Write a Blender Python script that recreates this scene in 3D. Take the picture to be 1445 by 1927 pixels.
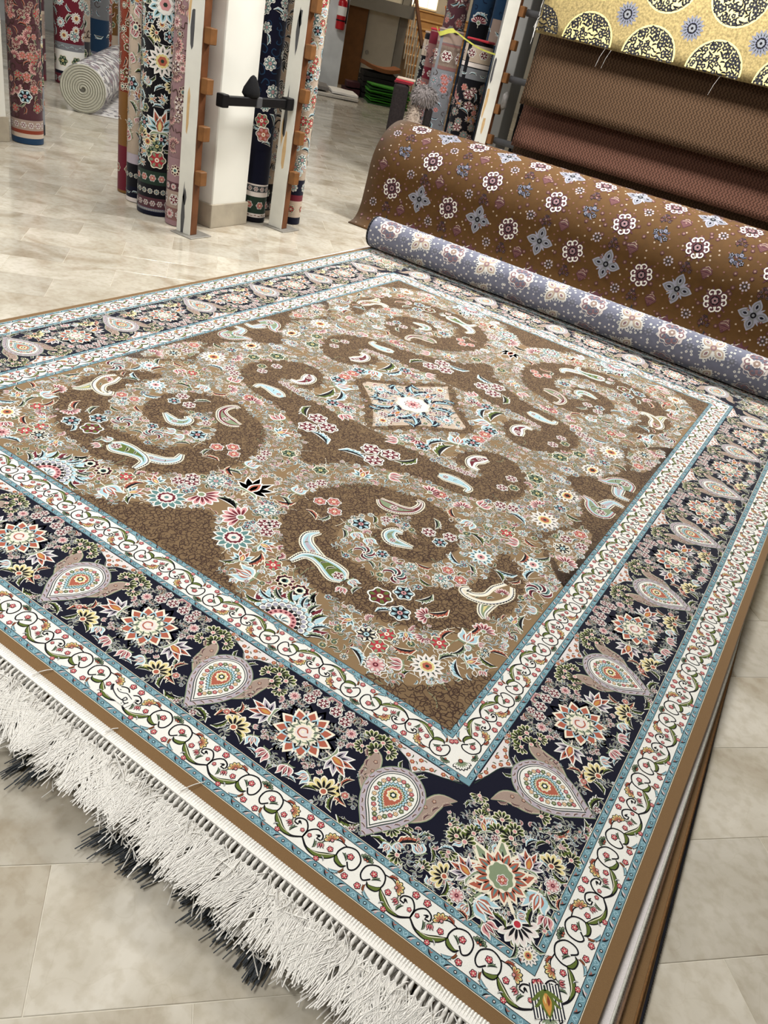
import bpy, math, random
import numpy as np
from mathutils import Matrix, Vector
from mathutils.geometry import tessellate_polygon

for o in list(bpy.data.objects):
    bpy.data.objects.remove(o)
S = bpy.context.scene
COL = S.collection
PI = math.pi

# ------------------------------------------------------------------ camera
cam = bpy.data.cameras.new('camera')
cam.sensor_fit = 'HORIZONTAL'
cam.sensor_width = 36.0
cam.lens = 36.0 * 1448.7 / 1445.0
cam.clip_start = 0.05
cam.clip_end = 80
co = bpy.data.objects.new('camera', cam)
COL.objects.link(co)
RIGHT = Vector((0.82327, 0.53077, 0.20126))
DOWN = Vector((0.43882, -0.3702, -0.81877))
FWD = Vector((-0.36008, 0.76239, -0.53769))
CAM = Vector((0.29171, -1.24104, 1.39933))
co.matrix_world = Matrix(((RIGHT.x, -DOWN.x, -FWD.x, CAM.x), (RIGHT.y, -DOWN.y, -FWD.y, CAM.y),
                          (RIGHT.z, -DOWN.z, -FWD.z, CAM.z), (0, 0, 0, 1)))
S.camera = co

# ------------------------------------------------------------------ world, light, exposure
w = bpy.data.worlds.new('world')
S.world = w
w.use_nodes = True
w.node_tree.nodes['Background'].inputs[0].default_value = (0.80, 0.86, 0.95, 1)
w.node_tree.nodes['Background'].inputs[1].default_value = 0.25
S.view_settings.view_transform = 'Standard'
S.view_settings.look = 'None'
S.view_settings.exposure = 0.0
S.view_settings.gamma = 1.0
S.view_settings.use_curve_mapping = False
CEIL = 3.4
# ceiling panels: x, y, size x, size y, watts, colour
LAMPS = [(-1.2, 4.3, 1.8, 0.6, 230, (1.0, 0.99, 0.97)),
         (-2.2, 1.2, 1.2, 0.6, 75, (1.0, 1.0, 0.99)),
         (-1.2, -2.0, 1.2, 0.6, 95, (1.0, 1.0, 0.99)),
         (2.6, 4.4, 1.2, 0.6, 26, (1.0, 0.97, 0.92)),
         (-5.2, 0.8, 1.2, 0.6, 55, (1.0, 0.99, 0.97)),
         (-5.0, 4.8, 1.2, 0.6, 62, (1.0, 1.0, 0.99)),
         (-8.6, 2.6, 1.2, 0.6, 60, (1.0, 1.0, 0.99)),
         (-8.2, 8.4, 1.2, 0.6, 50, (1.0, 0.97, 0.92)),
         (-12.6, 9.9, 0.5, 1.3, 140, (1.0, 1.0, 0.99)),
         (-7.9, 13.4, 0.6, 0.6, 55, (1.0, 0.84, 0.62))]
for i, (x, y, sx, sy, wt, c) in enumerate(LAMPS):
    l = bpy.data.lights.new('panel_light', 'AREA')
    l.shape = 'RECTANGLE'
    l.size = sx
    l.size_y = sy
    l.energy = wt * 0.95
    l.color = c
    o = bpy.data.objects.new('panel_light', l)
    COL.objects.link(o)
    o.location = (x, y, CEIL - 0.085)
# warm spot lamps over the carpet rack
SPOTS = [(0.05, 4.75, (0.25, 5.6, 1.0), 36), (-2.4, 4.7, (-2.2, 5.6, 1.75), 5)]
for x, y, t, wt in SPOTS:
    l = bpy.data.lights.new('rack_spot', 'SPOT')
    l.energy = wt
    l.color = (1.0, 0.74, 0.46)
    l.spot_size = math.radians(75)
    l.spot_blend = 0.9
    l.shadow_soft_size = 0.05
    o = bpy.data.objects.new('rack_spot', l)
    COL.objects.link(o)
    o.location = (x, y, CEIL - 0.2)
    o.rotation_euler = (Vector(t) - o.location).to_track_quat('-Z', 'Y').to_euler()


# ------------------------------------------------------------------ helpers
def lin(c):
    c = c / 255.0
    return c / 12.92 if c <= 0.04045 else ((c + 0.055) / 1.055) ** 2.4


def rgb(t):
    return (lin(t[0]), lin(t[1]), lin(t[2]), 1.0)


MATS = {}


def mat(name, col, rough=0.85, var=0.12, scale=60.0, bump=0.0, metal=0.0, sheen=0.0, spec=0.3, emit=0.0, coat=0.0):
    if name in MATS:
        return MATS[name]
    m = bpy.data.materials.new(name)
    m.use_nodes = True
    nt = m.node_tree
    b = nt.nodes['Principled BSDF']
    b.inputs['Roughness'].default_value = rough
    b.inputs['Metallic'].default_value = metal
    b.inputs['Specular IOR Level'].default_value = spec
    b.inputs['Coat Weight'].default_value = coat
    b.inputs['Coat Roughness'].default_value = 0.15
    if sheen:
        b.inputs['Sheen Weight'].default_value = sheen
        b.inputs['Sheen Roughness'].default_value = 0.5
    c = rgb(col)
    tc = nt.nodes.new('ShaderNodeTexCoord')
    nz = nt.nodes.new('ShaderNodeTexNoise')
    nz.inputs['Scale'].default_value = scale
    nz.inputs['Detail'].default_value = 3
    nt.links.new(tc.outputs['Object'], nz.inputs['Vector'])
    cr = nt.nodes.new('ShaderNodeValToRGB')
    cr.color_ramp.elements[0].position = 0.3
    cr.color_ramp.elements[1].position = 0.7
    cr.color_ramp.elements[0].color = tuple(v * (1 - var) for v in c[:3]) + (1,)
    cr.color_ramp.elements[1].color = tuple(min(1, v * (1 + var)) for v in c[:3]) + (1,)
    nt.links.new(nz.outputs['Fac'], cr.inputs['Fac'])
    nt.links.new(cr.outputs['Color'], b.inputs['Base Color'])
    if bump:
        bp = nt.nodes.new('ShaderNodeBump')
        bp.inputs['Strength'].default_value = bump
        bp.inputs['Distance'].default_value = 0.002
        nt.links.new(nz.outputs['Fac'], bp.inputs['Height'])
        nt.links.new(bp.outputs['Normal'], b.inputs['Normal'])
    if emit:
        b.inputs['Emission Color'].default_value = c
        b.inputs['Emission Strength'].default_value = emit
    MATS[name] = m
    return m


def tag(o, label=None, cat=None, group=None, kind=None):
    if label:
        o['label'] = label
    if cat:
        o['category'] = cat
    if group:
        o['group'] = group
    if kind:
        o['kind'] = kind
    return o


def empty(name, loc, rz=0.0, parent=None):
    o = bpy.data.objects.new(name, None)
    COL.objects.link(o)
    o.location = loc
    o.rotation_euler = (0, 0, rz)
    o.empty_display_size = 0.1
    if parent:
        o.parent = parent
    return o


class MB:
    """collects polygons and links them as one mesh object"""

    def __init__(s):
        s.v = []
        s.f = []

    def add(s, v, f):
        n = len(s.v)
        s.v += [tuple(p) for p in v]
        s.f += [tuple(i + n for i in q) for q in f]
        return s

    def box(s, lo, hi, bev=0.0):
        x0, y0, z0 = lo
        x1, y1, z1 = hi
        if bev <= 0:
            s.add([(x0, y0, z0), (x1, y0, z0), (x1, y1, z0), (x0, y1, z0), (x0, y0, z1), (x1, y0, z1), (x1, y1, z1), (x0, y1, z1)],
                  [(0, 3, 2, 1), (4, 5, 6, 7), (0, 1, 5, 4), (1, 2, 6, 5), (2, 3, 7, 6), (3, 0, 4, 7)])
        else:
            b = bev
            rings = []
            for z, i in ((z0, b), (z0 + b, 0), (z1 - b, 0), (z1, b)):
                a0, a1, c0, c1 = x0 + i, x1 - i, y0 + i, y1 - i
                rings.append([(a0 + b, c0, z), (a1 - b, c0, z), (a1, c0 + b, z), (a1, c1 - b, z), (a1 - b, c1, z), (a0 + b, c1, z), (a0, c1 - b, z), (a0, c0 + b, z)])
            s.loft(rings)
        return s

    def loft(s, rings, cap=True, close=True):
        n = len(rings[0])
        v = [p for r in rings for p in r]
        f = []
        for k in range(len(rings) - 1):
            for i in range(n if close else n - 1):
                j = (i + 1) % n
                f.append((k * n + i, k * n + j, (k + 1) * n + j, (k + 1) * n + i))
        if cap:
            f.append(tuple(range(n - 1, -1, -1)))
            f.append(tuple((len(rings) - 1) * n + i for i in range(n)))
        return s.add(v, f)

    def tube(s, pts, r, n=8, cap=True):
        pts = [Vector(p) for p in pts]
        rr = r if isinstance(r, (list, tuple)) else [r] * len(pts)
        rings = []
        up = Vector((0, 0, 1))
        prev = None
        for i, p in enumerate(pts):
            d = (pts[min(i + 1, len(pts) - 1)] - pts[max(i - 1, 0)])
            d.normalize()
            if prev is None:
                a = d.cross(up)
                if a.length < 1e-3:
                    a = d.cross(Vector((1, 0, 0)))
            else:
                a = prev - d * prev.dot(d)
            a.normalize()
            prev = a
            b = d.cross(a)
            rings.append([tuple(p + a * (rr[i] * math.cos(2 * PI * k / n)) + b * (rr[i] * math.sin(2 * PI * k / n))) for k in range(n)])
        return s.loft(rings, cap)

    def lathe(s, prof, c=(0, 0), n=24, cap=True):
        rings = [[(c[0] + r * math.cos(2 * PI * k / n), c[1] + r * math.sin(2 * PI * k / n), z) for k in range(n)] for r, z in prof]
        return s.loft(rings, cap)

    def build(s, name, m, parent=None, smooth=False, xf=None):
        me = bpy.data.meshes.new(name)
        v = s.v
        if xf:
            v = [xf(p) for p in v]
        me.from_pydata(v, [], s.f)
        for mm in (m if isinstance(m, (list, tuple)) else [m]):
            me.materials.append(mm)
        if smooth:
            me.polygons.foreach_set('use_smooth', [True] * len(me.polygons))
        me.update()
        o = bpy.data.objects.new(name, me)
        COL.objects.link(o)
        if parent:
            o.parent = parent
        return o


def link(name, me, parent=None, loc=(0, 0, 0), rz=0.0, scale=(1, 1, 1)):
    o = bpy.data.objects.new(name, me)
    COL.objects.link(o)
    o.location = loc
    o.rotation_euler = (0, 0, rz)
    o.scale = scale
    if parent:
        o.parent = parent
    return o


# ------------------------------------------------------------------ woven pattern engine (flat coloured pile shapes)
PAL = {'brown': (133, 109, 79), 'brown2': (117, 95, 69), 'dkbrown': (64, 46, 37), 'selvage': (120, 93, 62), 'navy': (15, 16, 34),
       'black': (20, 19, 24), 'white': (228, 226, 218), 'cream': (230, 222, 200), 'blue': (108, 144, 154), 'ltblue': (164, 197, 206),
       'teal': (92, 128, 126), 'green': (92, 106, 48), 'sage': (128, 142, 112), 'dkgreen': (40, 56, 46), 'rust': (168, 92, 72),
       'pink': (200, 142, 142), 'palepink': (220, 209, 203), 'maroon': (104, 34, 46), 'red': (176, 52, 62), 'yellow': (212, 196, 134),
       'lilac': (174, 163, 172), 'taupe': (156, 136, 124), 'grey': (120, 122, 126), 'dkgrey': (62, 62, 66), 'gold': (190, 138, 70),
       'ochre': (120, 84, 44), 'steel': (104, 106, 124), 'steel2': (150, 150, 164), 'plum': (84, 52, 58), 'beige': (188, 170, 152), 'deepblue': (34, 58, 84),
       'rosewood': (128, 92, 88), 'mauve': (146, 116, 120), 'brick': (128, 58, 40), 'pearl': (216, 209, 206)}
PN = list(PAL)
PI_ = {n: i for i, n in enumerate(PN)}


def pmat(n):
    return mat('pile_' + n, PAL[n], 0.95, 0.10, 700.0, 0.25, sheen=0.12, spec=0.1)


def smooth(pts, k=4):
    p = np.asarray(pts, float)
    if len(p) < 3:
        return p
    q = np.vstack([2 * p[0] - p[1], p, 2 * p[-1] - p[-2]])
    out = []
    t = (np.arange(k) / k)[:, None]
    for i in range(1, len(q) - 2):
        a, b, c, d = q[i - 1], q[i], q[i + 1], q[i + 2]
        out.append(0.5 * ((2 * b) + (c - a) * t + (2 * a - 5 * b + 4 * c - d) * t * t + (3 * b - a - 3 * c + d) * t ** 3))
    out.append(p[-1:])
    return np.vstack(out)


class Art:
    def __init__(s):
        s.V = []
        s.T = []
        s.C = []
        s.n = 0

    def raw(s, V, T, C):
        s.V.append(V)
        s.T.append(T + s.n)
        s.C.append(C)
        s.n += len(V)

    def poly(s, pts, c, l):
        p = np.asarray(pts, float)
        n = len(p)
        V = np.zeros((n + 1, 3))
        V[:n, :2] = p
        V[n, :2] = p.mean(0)
        V[:, 2] = l
        i = np.arange(n)
        s.raw(V, np.stack([i, (i + 1) % n, np.full(n, n)], 1), np.full(n, PI_[c]))

    def tess(s, pts, c, l):
        p = [Vector((q[0], q[1], 0)) for q in pts]
        T = np.array([list(t) for t in tessellate_polygon([p])])
        V = np.array([(q[0], q[1], l) for q in pts], float)
        s.raw(V, T, np.full(len(T), PI_[c]))

    def rect(s, x0, x1, y0, y1, c, l, nx=1):
        xs = np.linspace(x0, x1, nx + 1)
        V = np.zeros((2 * nx + 2, 3))
        V[:nx + 1, 0] = xs
        V[nx + 1:, 0] = xs
        V[:nx + 1, 1] = y0
        V[nx + 1:, 1] = y1
        V[:, 2] = l
        i = np.arange(nx)
        T = np.vstack([np.stack([i, i + 1, i + nx + 2], 1), np.stack([i, i + nx + 2, i + nx + 1], 1)])
        s.raw(V, T, np.full(len(T), PI_[c]))

    def stroke(s, pts, wd, c, l, k=3):
        p = np.asarray(pts, float)
        wv = np.full(len(p), wd) if np.isscalar(wd) else np.asarray(wd, float)
        q = smooth(np.column_stack([p[:, :2], wv]), k)
        p, wv = q[:, :2], np.maximum(q[:, 2], 0)
        d = np.gradient(p, axis=0)
        d /= np.linalg.norm(d, axis=1)[:, None] + 1e-9
        nn = np.column_stack([-d[:, 1], d[:, 0]])
        n = len(p)
        V = np.zeros((2 * n, 3))
        V[:n, :2] = p + nn * wv[:, None] / 2
        V[n:, :2] = p - nn * wv[:, None] / 2
        V[:, 2] = l
        i = np.arange(n - 1)
        T = np.vstack([np.stack([i, i + n, i + n + 1], 1), np.stack([i, i + n + 1, i + 1], 1)])
        s.raw(V, T, np.full(len(T), PI_[c]))

    def disc(s, x, y, r, c, l, n=10, sy=1.0):
        a = np.arange(n) * 2 * PI / n
        s.poly(np.column_stack([x + r * np.cos(a), y + r * sy * np.sin(a)]), c, l)

    def scallop(s, R, n, c, l, x=0, y=0, dep=0.16, k=5, sy=1.0):
        a = np.arange(n * k) * 2 * PI / (n * k)
        r = R * (1 - dep * (1 - np.abs(np.cos(n * a / 2))))
        s.poly(np.column_stack([x + r * np.cos(a), y + r * sy * np.sin(a)]), c, l)

    def done(s):
        if not isinstance(s.V, np.ndarray):
            s.V = np.vstack(s.V)
            s.T = np.vstack(s.T)
            s.C = np.concatenate(s.C)
        return s

    def put(s, m, x, y, rot=0.0, sc=1.0, flip=False, dl=0.0, remap=None):
        m.done()
        V = m.V.copy()
        if flip:
            V[:, 0] *= -1
        c, q = math.cos(rot) * sc, math.sin(rot) * sc
        X = V[:, 0] * c - V[:, 1] * q + x
        Y = V[:, 0] * q + V[:, 1] * c + y
        C = m.C
        if remap is not None:
            C = remap[C]
        s.raw(np.column_stack([X, Y, V[:, 2] + dl]), m.T, C)

    def build(s, name, fn, parent=None, loc=None, me_only=False):
        s.done()
        P = fn(s.V)
        me = bpy.data.meshes.new(name)
        nt = len(s.T)
        me.vertices.add(len(P))
        me.vertices.foreach_set('co', np.asarray(P, np.float32).ravel())
        me.loops.add(nt * 3)
        me.loops.foreach_set('vertex_index', s.T.astype(np.int32).ravel())
        me.polygons.add(nt)
        me.polygons.foreach_set('loop_start', np.arange(0, nt * 3, 3, dtype=np.int32))
        used = np.unique(s.C)
        lut = np.zeros(len(PN), np.int32)
        for k, u in enumerate(used):
            lut[u] = k
            me.materials.append(pmat(PN[u]))
        me.polygons.foreach_set('material_index', lut[s.C])
        me.update(calc_edges=True)
        if me_only:
            return me
        o = bpy.data.objects.new(name, me)
        COL.objects.link(o)
        if parent:
            o.parent = parent
        if loc:
            o.location = loc
        return o


def remap(**kw):
    a = np.arange(len(PN))
    for k, v in kw.items():
        a[PI_[k]] = PI_[v]
    return a


# ---- motif library, unit radius; layers 0..5
def m_rosette(n=6, out='cream', dark='maroon', pet='palepink', cen='white', dep=0.26):
    a = Art()
    a.scallop(1.0, n, out, 0, dep=dep)
    a.scallop(0.86, n, 'black', 0.7, dep=dep)
    a.scallop(0.80, n, dark, 1, dep=dep)
    for k in range(n):
        t = 2 * PI * k / n
        c, q = math.cos(t), math.sin(t)
        a.stroke([(c * r, q * r) for r in (0.24, 0.45, 0.62, 0.78)], [0.05, 1.3 / n, 1.9 / n, 1.2 / n], pet, 2, 2)
        a.stroke([(c * r, q * r) for r in (0.26, 0.52)], [0.10, 0.03], dark, 2.5, 1)
    a.disc(0, 0, 0.24, cen, 3)
    a.disc(0, 0, 0.10, dark, 4, 6)
    return a.done()


def m_leaf(out='cream', fill='sage', dark='dkgreen', bend=0.22):
    a = Art()
    sp = [(-1, -0.1), (-0.45, bend), (0.25, bend * 1.1), (1, -0.12)]
    for k in range(4):
        x = -0.62 + 0.36 * k
        y = bend * (0.75 + 0.5 * math.sin(0.8 * k + 0.4))
        a.stroke([(x - 0.05, y - 0.05), (x + 0.10, y + 0.22), (x + 0.30, y + 0.34)], [0.2, 0.22, 0.02], out, 0, 2)
        a.stroke([(x - 0.05, y - 0.05), (x + 0.09, y + 0.18), (x + 0.24, y + 0.28)], [0.12, 0.11, 0.01], dark if k % 2 else fill, 1, 2)
    a.stroke(sp, [0.04, 0.52, 0.54, 0.02], out, 0.5)
    a.stroke([(-0.9, -0.08), (-0.42, bend), (0.25, bend * 1.1), (0.85, -0.06)], [0.03, 0.34, 0.36, 0.02], fill, 1.5)
    a.stroke([(-0.85, -0.09), (-0.42, bend * 0.6), (0.25, bend * 0.65), (0.85, -0.08)], [0.03, 0.20, 0.18, 0.01], dark, 2)
    for k in range(4):
        x = -0.5 + 0.3 * k
        a.stroke([(x, bend * 0.8), (x + 0.16, bend + 0.17)], [0.05, 0.03], dark, 3, 1)
    return a.done()


def m_tulip(out='cream', fill='pink', dark='maroon', leafc='sage'):
    a = Art()
    a.stroke([(0, -1.1), (0.05, -0.6), (0, -0.3)], 0.08, 'cream', 0, 2)
    for sx in (-1, 1):
        a.stroke([(0, -0.7), (sx * 0.45, -0.5), (sx * 0.75, -0.65)], [0.06, 0.22, 0.02], leafc, 0)
        a.stroke([(0, -0.45), (sx * 0.48, -0.1), (sx * 0.50, 0.4), (sx * 0.72, 0.85)], [0.2, 0.62, 0.44, 0.02], out, 1)
        a.stroke([(0, -0.38), (sx * 0.45, -0.08), (sx * 0.48, 0.35), (sx * 0.66, 0.70)], [0.14, 0.42, 0.26, 0.02], fill, 2)
        a.stroke([(sx * 0.2, -0.3), (sx * 0.36, 0.0), (sx * 0.34, 0.35)], [0.05, 0.14, 0.02], dark, 3)
    a.stroke([(0, -0.42), (0, 0.1), (0, 0.9)], [0.2, 0.52, 0.02], out, 3)
    a.stroke([(0, -0.34), (0, 0.1), (0, 0.70)], [0.12, 0.32, 0.02], dark, 4)
    a.stroke([(0, -0.28), (0, 0.05), (0, 0.4)], [0.08, 0.15, 0.02], fill, 5)
    return a.done()


def m_carn(out='cream', fill='maroon', tip='pink', n=7, spread=78, base='sage'):
    a = Art()
    a.stroke([(0, -1.0), (0, -0.4)], 0.08, 'cream', 0, 1)
    for k in range(n):
        t = math.radians(90 - spread + 2 * spread * k / (n - 1))
        c, q = math.cos(t), math.sin(t)
        f = lambda r: (c * r, q * r - 0.35)
        a.stroke([f(0.1), f(0.75), f(1.05), f(1.28)], [0.1, 2.6 / n, 2.9 / n, 0.5 / n], out, 0)
        a.stroke([f(0.15), f(0.72), f(0.98), f(1.14)], [0.06, 1.9 / n, 2.0 / n, 0.3 / n], tip, 1)
        a.stroke([f(0.15), f(0.62), f(0.92)], [0.06, 1.2 / n, 0.1 / n], fill, 2)
    a.disc(0, -0.35, 0.30, out, 3)
    a.disc(0, -0.35, 0.20, base, 4)
    return a.done()


def m_lotus(out='cream', outer='ltblue', mid='rust', cen='yellow', dark='dkgreen'):
    a = Art()
    a.stroke([(0, -1.05), (0, -0.5)], 0.09, 'cream', 0, 1)
    for t, L, w_ in ((-82, 0.95, 0.42), (82, 0.95, 0.42), (-48, 1.15, 0.46), (48, 1.15, 0.46), (-18, 1.3, 0.44), (18, 1.3, 0.44)):
        a_ = math.radians(90 - t)
        c, q = math.cos(a_), math.sin(a_)
        f = lambda r: (c * r, q * r - 0.4)
        a.stroke([f(0), f(L * 0.5), f(L)], [0.2, w_, 0.02], out, 0)
        a.stroke([f(0.05), f(L * 0.48), f(L * 0.86)], [0.14, w_ * 0.66, 0.02], outer if abs(t) > 30 else mid, 1)
        a.stroke([f(0.05), f(L * 0.4), f(L * 0.65)], [0.06, w_ * 0.25, 0.02], dark, 2)
    a.stroke([(0, -0.55), (0, -0.1), (0, 0.45)], [0.3, 0.56, 0.02], out, 3)
    a.stroke([(0, -0.5), (0, -0.1), (0, 0.32)], [0.2, 0.40, 0.02], mid, 4)
    a.stroke([(0, -0.45), (0, -0.15), (0, 0.12)], [0.12, 0.22, 0.02], cen, 5)
    for sx in (-1, 1):
        a.stroke([(0, -0.6), (sx * 0.4, -0.62), (sx * 0.7, -0.85)], [0.1, 0.24, 0.02], out, 3)
        a.stroke([(0, -0.6), (sx * 0.38, -0.62), (sx * 0.6, -0.78)], [0.06, 0.13, 0.02], 'sage', 4)
    return a.done()


def m_swirl(out='cream', c1='teal', c2='maroon', n=7):
    a = Art()
    for k in range(n):
        t = 2.4 * PI * k / n * 0.62 - 0.3
        r0 = 0.12
        pts = [(r0 * math.cos(t), r0 * math.sin(t)), (0.55 * math.cos(t + 0.5), 0.55 * math.sin(t + 0.5)), (0.85 * math.cos(t + 1.05), 0.85 * math.sin(t + 1.05)), (1.05 * math.cos(t + 1.6), 1.05 * math.sin(t + 1.6))]
        a.stroke(pts, [0.1, 0.34, 0.30, 0.02], out, 0)
        a.stroke(pts[:3] + [(0.95 * math.cos(t + 1.45), 0.95 * math.sin(t + 1.45))], [0.05, 0.22, 0.18, 0.02], c1 if k % 2 else c2, 1)
        a.stroke([(x * 0.92, y * 0.92) for x, y in pts[:3]], [0.02, 0.08, 0.02], 'black', 2)
    a.disc(0, 0, 0.2, out, 3)
    a.disc(0, 0, 0.11, c2, 4, 6)
    return a.done()


def m_sun(out='cream', pet='palepink', dark='dkgreen', ring='rust', cen='cream', n=12):
    a = Art()
    for k in range(n):
        t = 2 * PI * k / n
        c, q = math.cos(t), math.sin(t)
        f = lambda r: (c * r, q * r)
        a.stroke([f(0.35), f(0.68), f(1.0)], [0.22, 4.6 / n, 0.02], out, 0)
        a.stroke([f(0.35), f(0.66), f(0.88)], [0.16, 3.1 / n, 0.02], pet, 1)
        a.stroke([f(0.35), f(0.55), f(0.78)], [0.12, 1.3 / n, 0.02], dark, 2)
    a.scallop(0.52, n, out, 3)
    a.scallop(0.44, n, ring, 4)
    a.scallop(0.30, 6, cen, 5)
    a.disc(0, 0, 0.12, dark, 6, 6)
    return a.done()


def m_curl(kind, c='dkbrown', w_=0.16):
    a = Art()
    if kind == 0:
        a.stroke([(-1, -0.5), (-0.5, 0.3), (0.1, 0.1), (0.2, -0.4), (-0.15, -0.45)], w_, c, 0)
    elif kind == 1:
        a.stroke([(-0.9, 0.4), (-0.3, -0.4), (0.4, 0.3), (0.95, -0.3)], w_, c, 0)
    elif kind == 2:
        a.stroke([(-0.7, -0.6), (-0.8, 0.3), (0, 0.75), (0.7, 0.3), (0.5, -0.3), (0.0, -0.2)], w_, c, 0)
    elif kind == 3:
        a.stroke([(-0.9, 0), (-0.3, 0.5), (0.3, 0.45), (0.8, -0.1)], w_, c, 0)
        a.stroke([(-0.9, 0), (-0.3, -0.35), (0.3, -0.3), (0.8, -0.1)], w_, c, 0)
    else:
        a.stroke([(-0.8, -0.8), (-0.2, 0), (0.1, 0.9)], w_, c, 0)
        a.stroke([(-0.2, 0), (0.5, 0.1), (0.8, 0.6)], w_, c, 0)
    return a.done()


MO = {
    'pk': m_rosette(6, 'white', 'rust', 'pink', 'cream'), 'ro': m_rosette(6, 'white', 'maroon', 'palepink', 'white'),
    'bl': m_rosette(6, 'white', 'black', 'ltblue', 'pink'), 'gn': m_rosette(6, 'cream', 'dkgreen', 'sage', 'yellow'),
    'wh': m_rosette(8, 'white', 'teal', 'white', 'pink'), 'rd': m_rosette(6, 'cream', 'red', 'sage', 'cream'),
    'mg': m_rosette(6, 'white', 'maroon', 'green', 'cream'), 'mw': m_rosette(8, 'white', 'black', 'cream', 'ltblue'),
    'st': m_sun('cream', 'maroon', 'black', 'cream', 'teal', 8), 'bg': m_sun('white', 'ltblue', 'dkgreen', 'white', 'pink', 11),
    'su': m_sun('white', 'palepink', 'dkgreen', 'yellow', 'rust', 12), 'bt': m_sun('white', 'teal', 'teal', 'maroon', 'palepink', 12),
    'dp': m_rosette(9, 'white', 'pink', 'palepink', 'maroon'), 'lf': m_leaf('white', 'sage', 'black'),
    'lf2': m_leaf('white', 'ltblue', 'black'), 'lf3': m_leaf('white', 'green', 'black'), 'lf4': m_leaf('cream', 'rust', 'black'),
    'tu': m_tulip('white'), 'tu2': m_tulip('white', 'ltblue', 'rust'), 'ca': m_carn('white'), 'lo': m_lotus('white'), 'lo2': m_lotus('white', 'lilac', 'rust', 'gold', 'navy'),
    'sw': m_swirl('white'), 'ca2': m_carn('cream', 'black', 'green', 6, 80, 'pink'), 'ca3': m_carn('cream', 'black', 'yellow', 6, 80, 'rust'),
}
for k in range(5):
    MO['curl%d' % k] = m_curl(k)
    MO['vine%d' % k] = m_curl(k, 'white', 0.13)
for q in range(6):
    a = Art()
    r_ = random.Random(100 + q)
    st_ = [(-1.0, -0.5 + 0.2 * q / 5), (-0.4, 0.05), (0.2, -0.05), (0.75, 0.25)]
    a.stroke(st_, 0.075, 'white', 0)
    a.stroke(st_, 0.035, 'dkgreen', 0.5)
    for (x, y, t) in ((-0.72, 0.05, 1.9), (-0.55, -0.42, -1.9), (-0.18, 0.36, 1.3), (0.05, -0.40, -1.3), (0.40, 0.42, 0.9), (0.52, -0.25, -0.9)):
        a.put(MO[r_.choice(['lf', 'lf2', 'lf3', 'lf'])], x, y, t, 0.36, flip=t < 0, dl=1)
    a.put(MO[('tu', 'ca', 'lo', 'tu2', 'ro', 'bl')[q]], 0.95, 0.32, -1.1, 0.34, dl=5)
    a.put(MO[('ro', 'pk', 'wh', 'bl', 'gn', 'ro')[q]], -0.22, -0.22 if q % 2 else 0.1, 0, 0.22, dl=6)
    MO['sprig%d' % q] = a.done()


def inpoly(pts, poly):
    pts = np.asarray(pts, float)
    P = np.asarray(poly, float)
    x, y = pts[:, 0], pts[:, 1]
    r = np.zeros(len(pts), bool)
    j = len(P) - 1
    for i in range(len(P)):
        xi, yi, xj, yj = P[i, 0], P[i, 1], P[j, 0], P[j, 1]
        if yi != yj:
            r ^= ((yi > y) != (yj > y)) & (x < (xj - xi) * (y - yi) / (yj - yi) + xi)
        j = i
    return r


def jitter_grid(x0, x1, y0, y1, d, rng, j=0.35):
    nx, ny = max(1, int((x1 - x0) / d)), max(1, int((y1 - y0) / (d * 0.87)))
    out = []
    for b in range(ny):
        for a in range(nx):
            out.append((x0 + (a + 0.5 + 0.5 * (b % 2) - 0.25 + rng.uniform(-j, j)) * (x1 - x0) / nx, y0 + (b + 0.5 + rng.uniform(-j, j)) * (y1 - y0) / ny))
    return np.array(out)

# ------------------------------------------------------------------ setting
TH = math.radians(42.5)
E1 = Vector((math.cos(TH), math.sin(TH), 0))
E2 = Vector((-math.sin(TH), math.cos(TH), 0))
CORN = Vector((-8.57, 11.45, 0))


def L(a, b, z):
    p = CORN + E1 * a + E2 * b
    return (p.x, p.y, z)


def LX(p):
    return L(*p)


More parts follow.
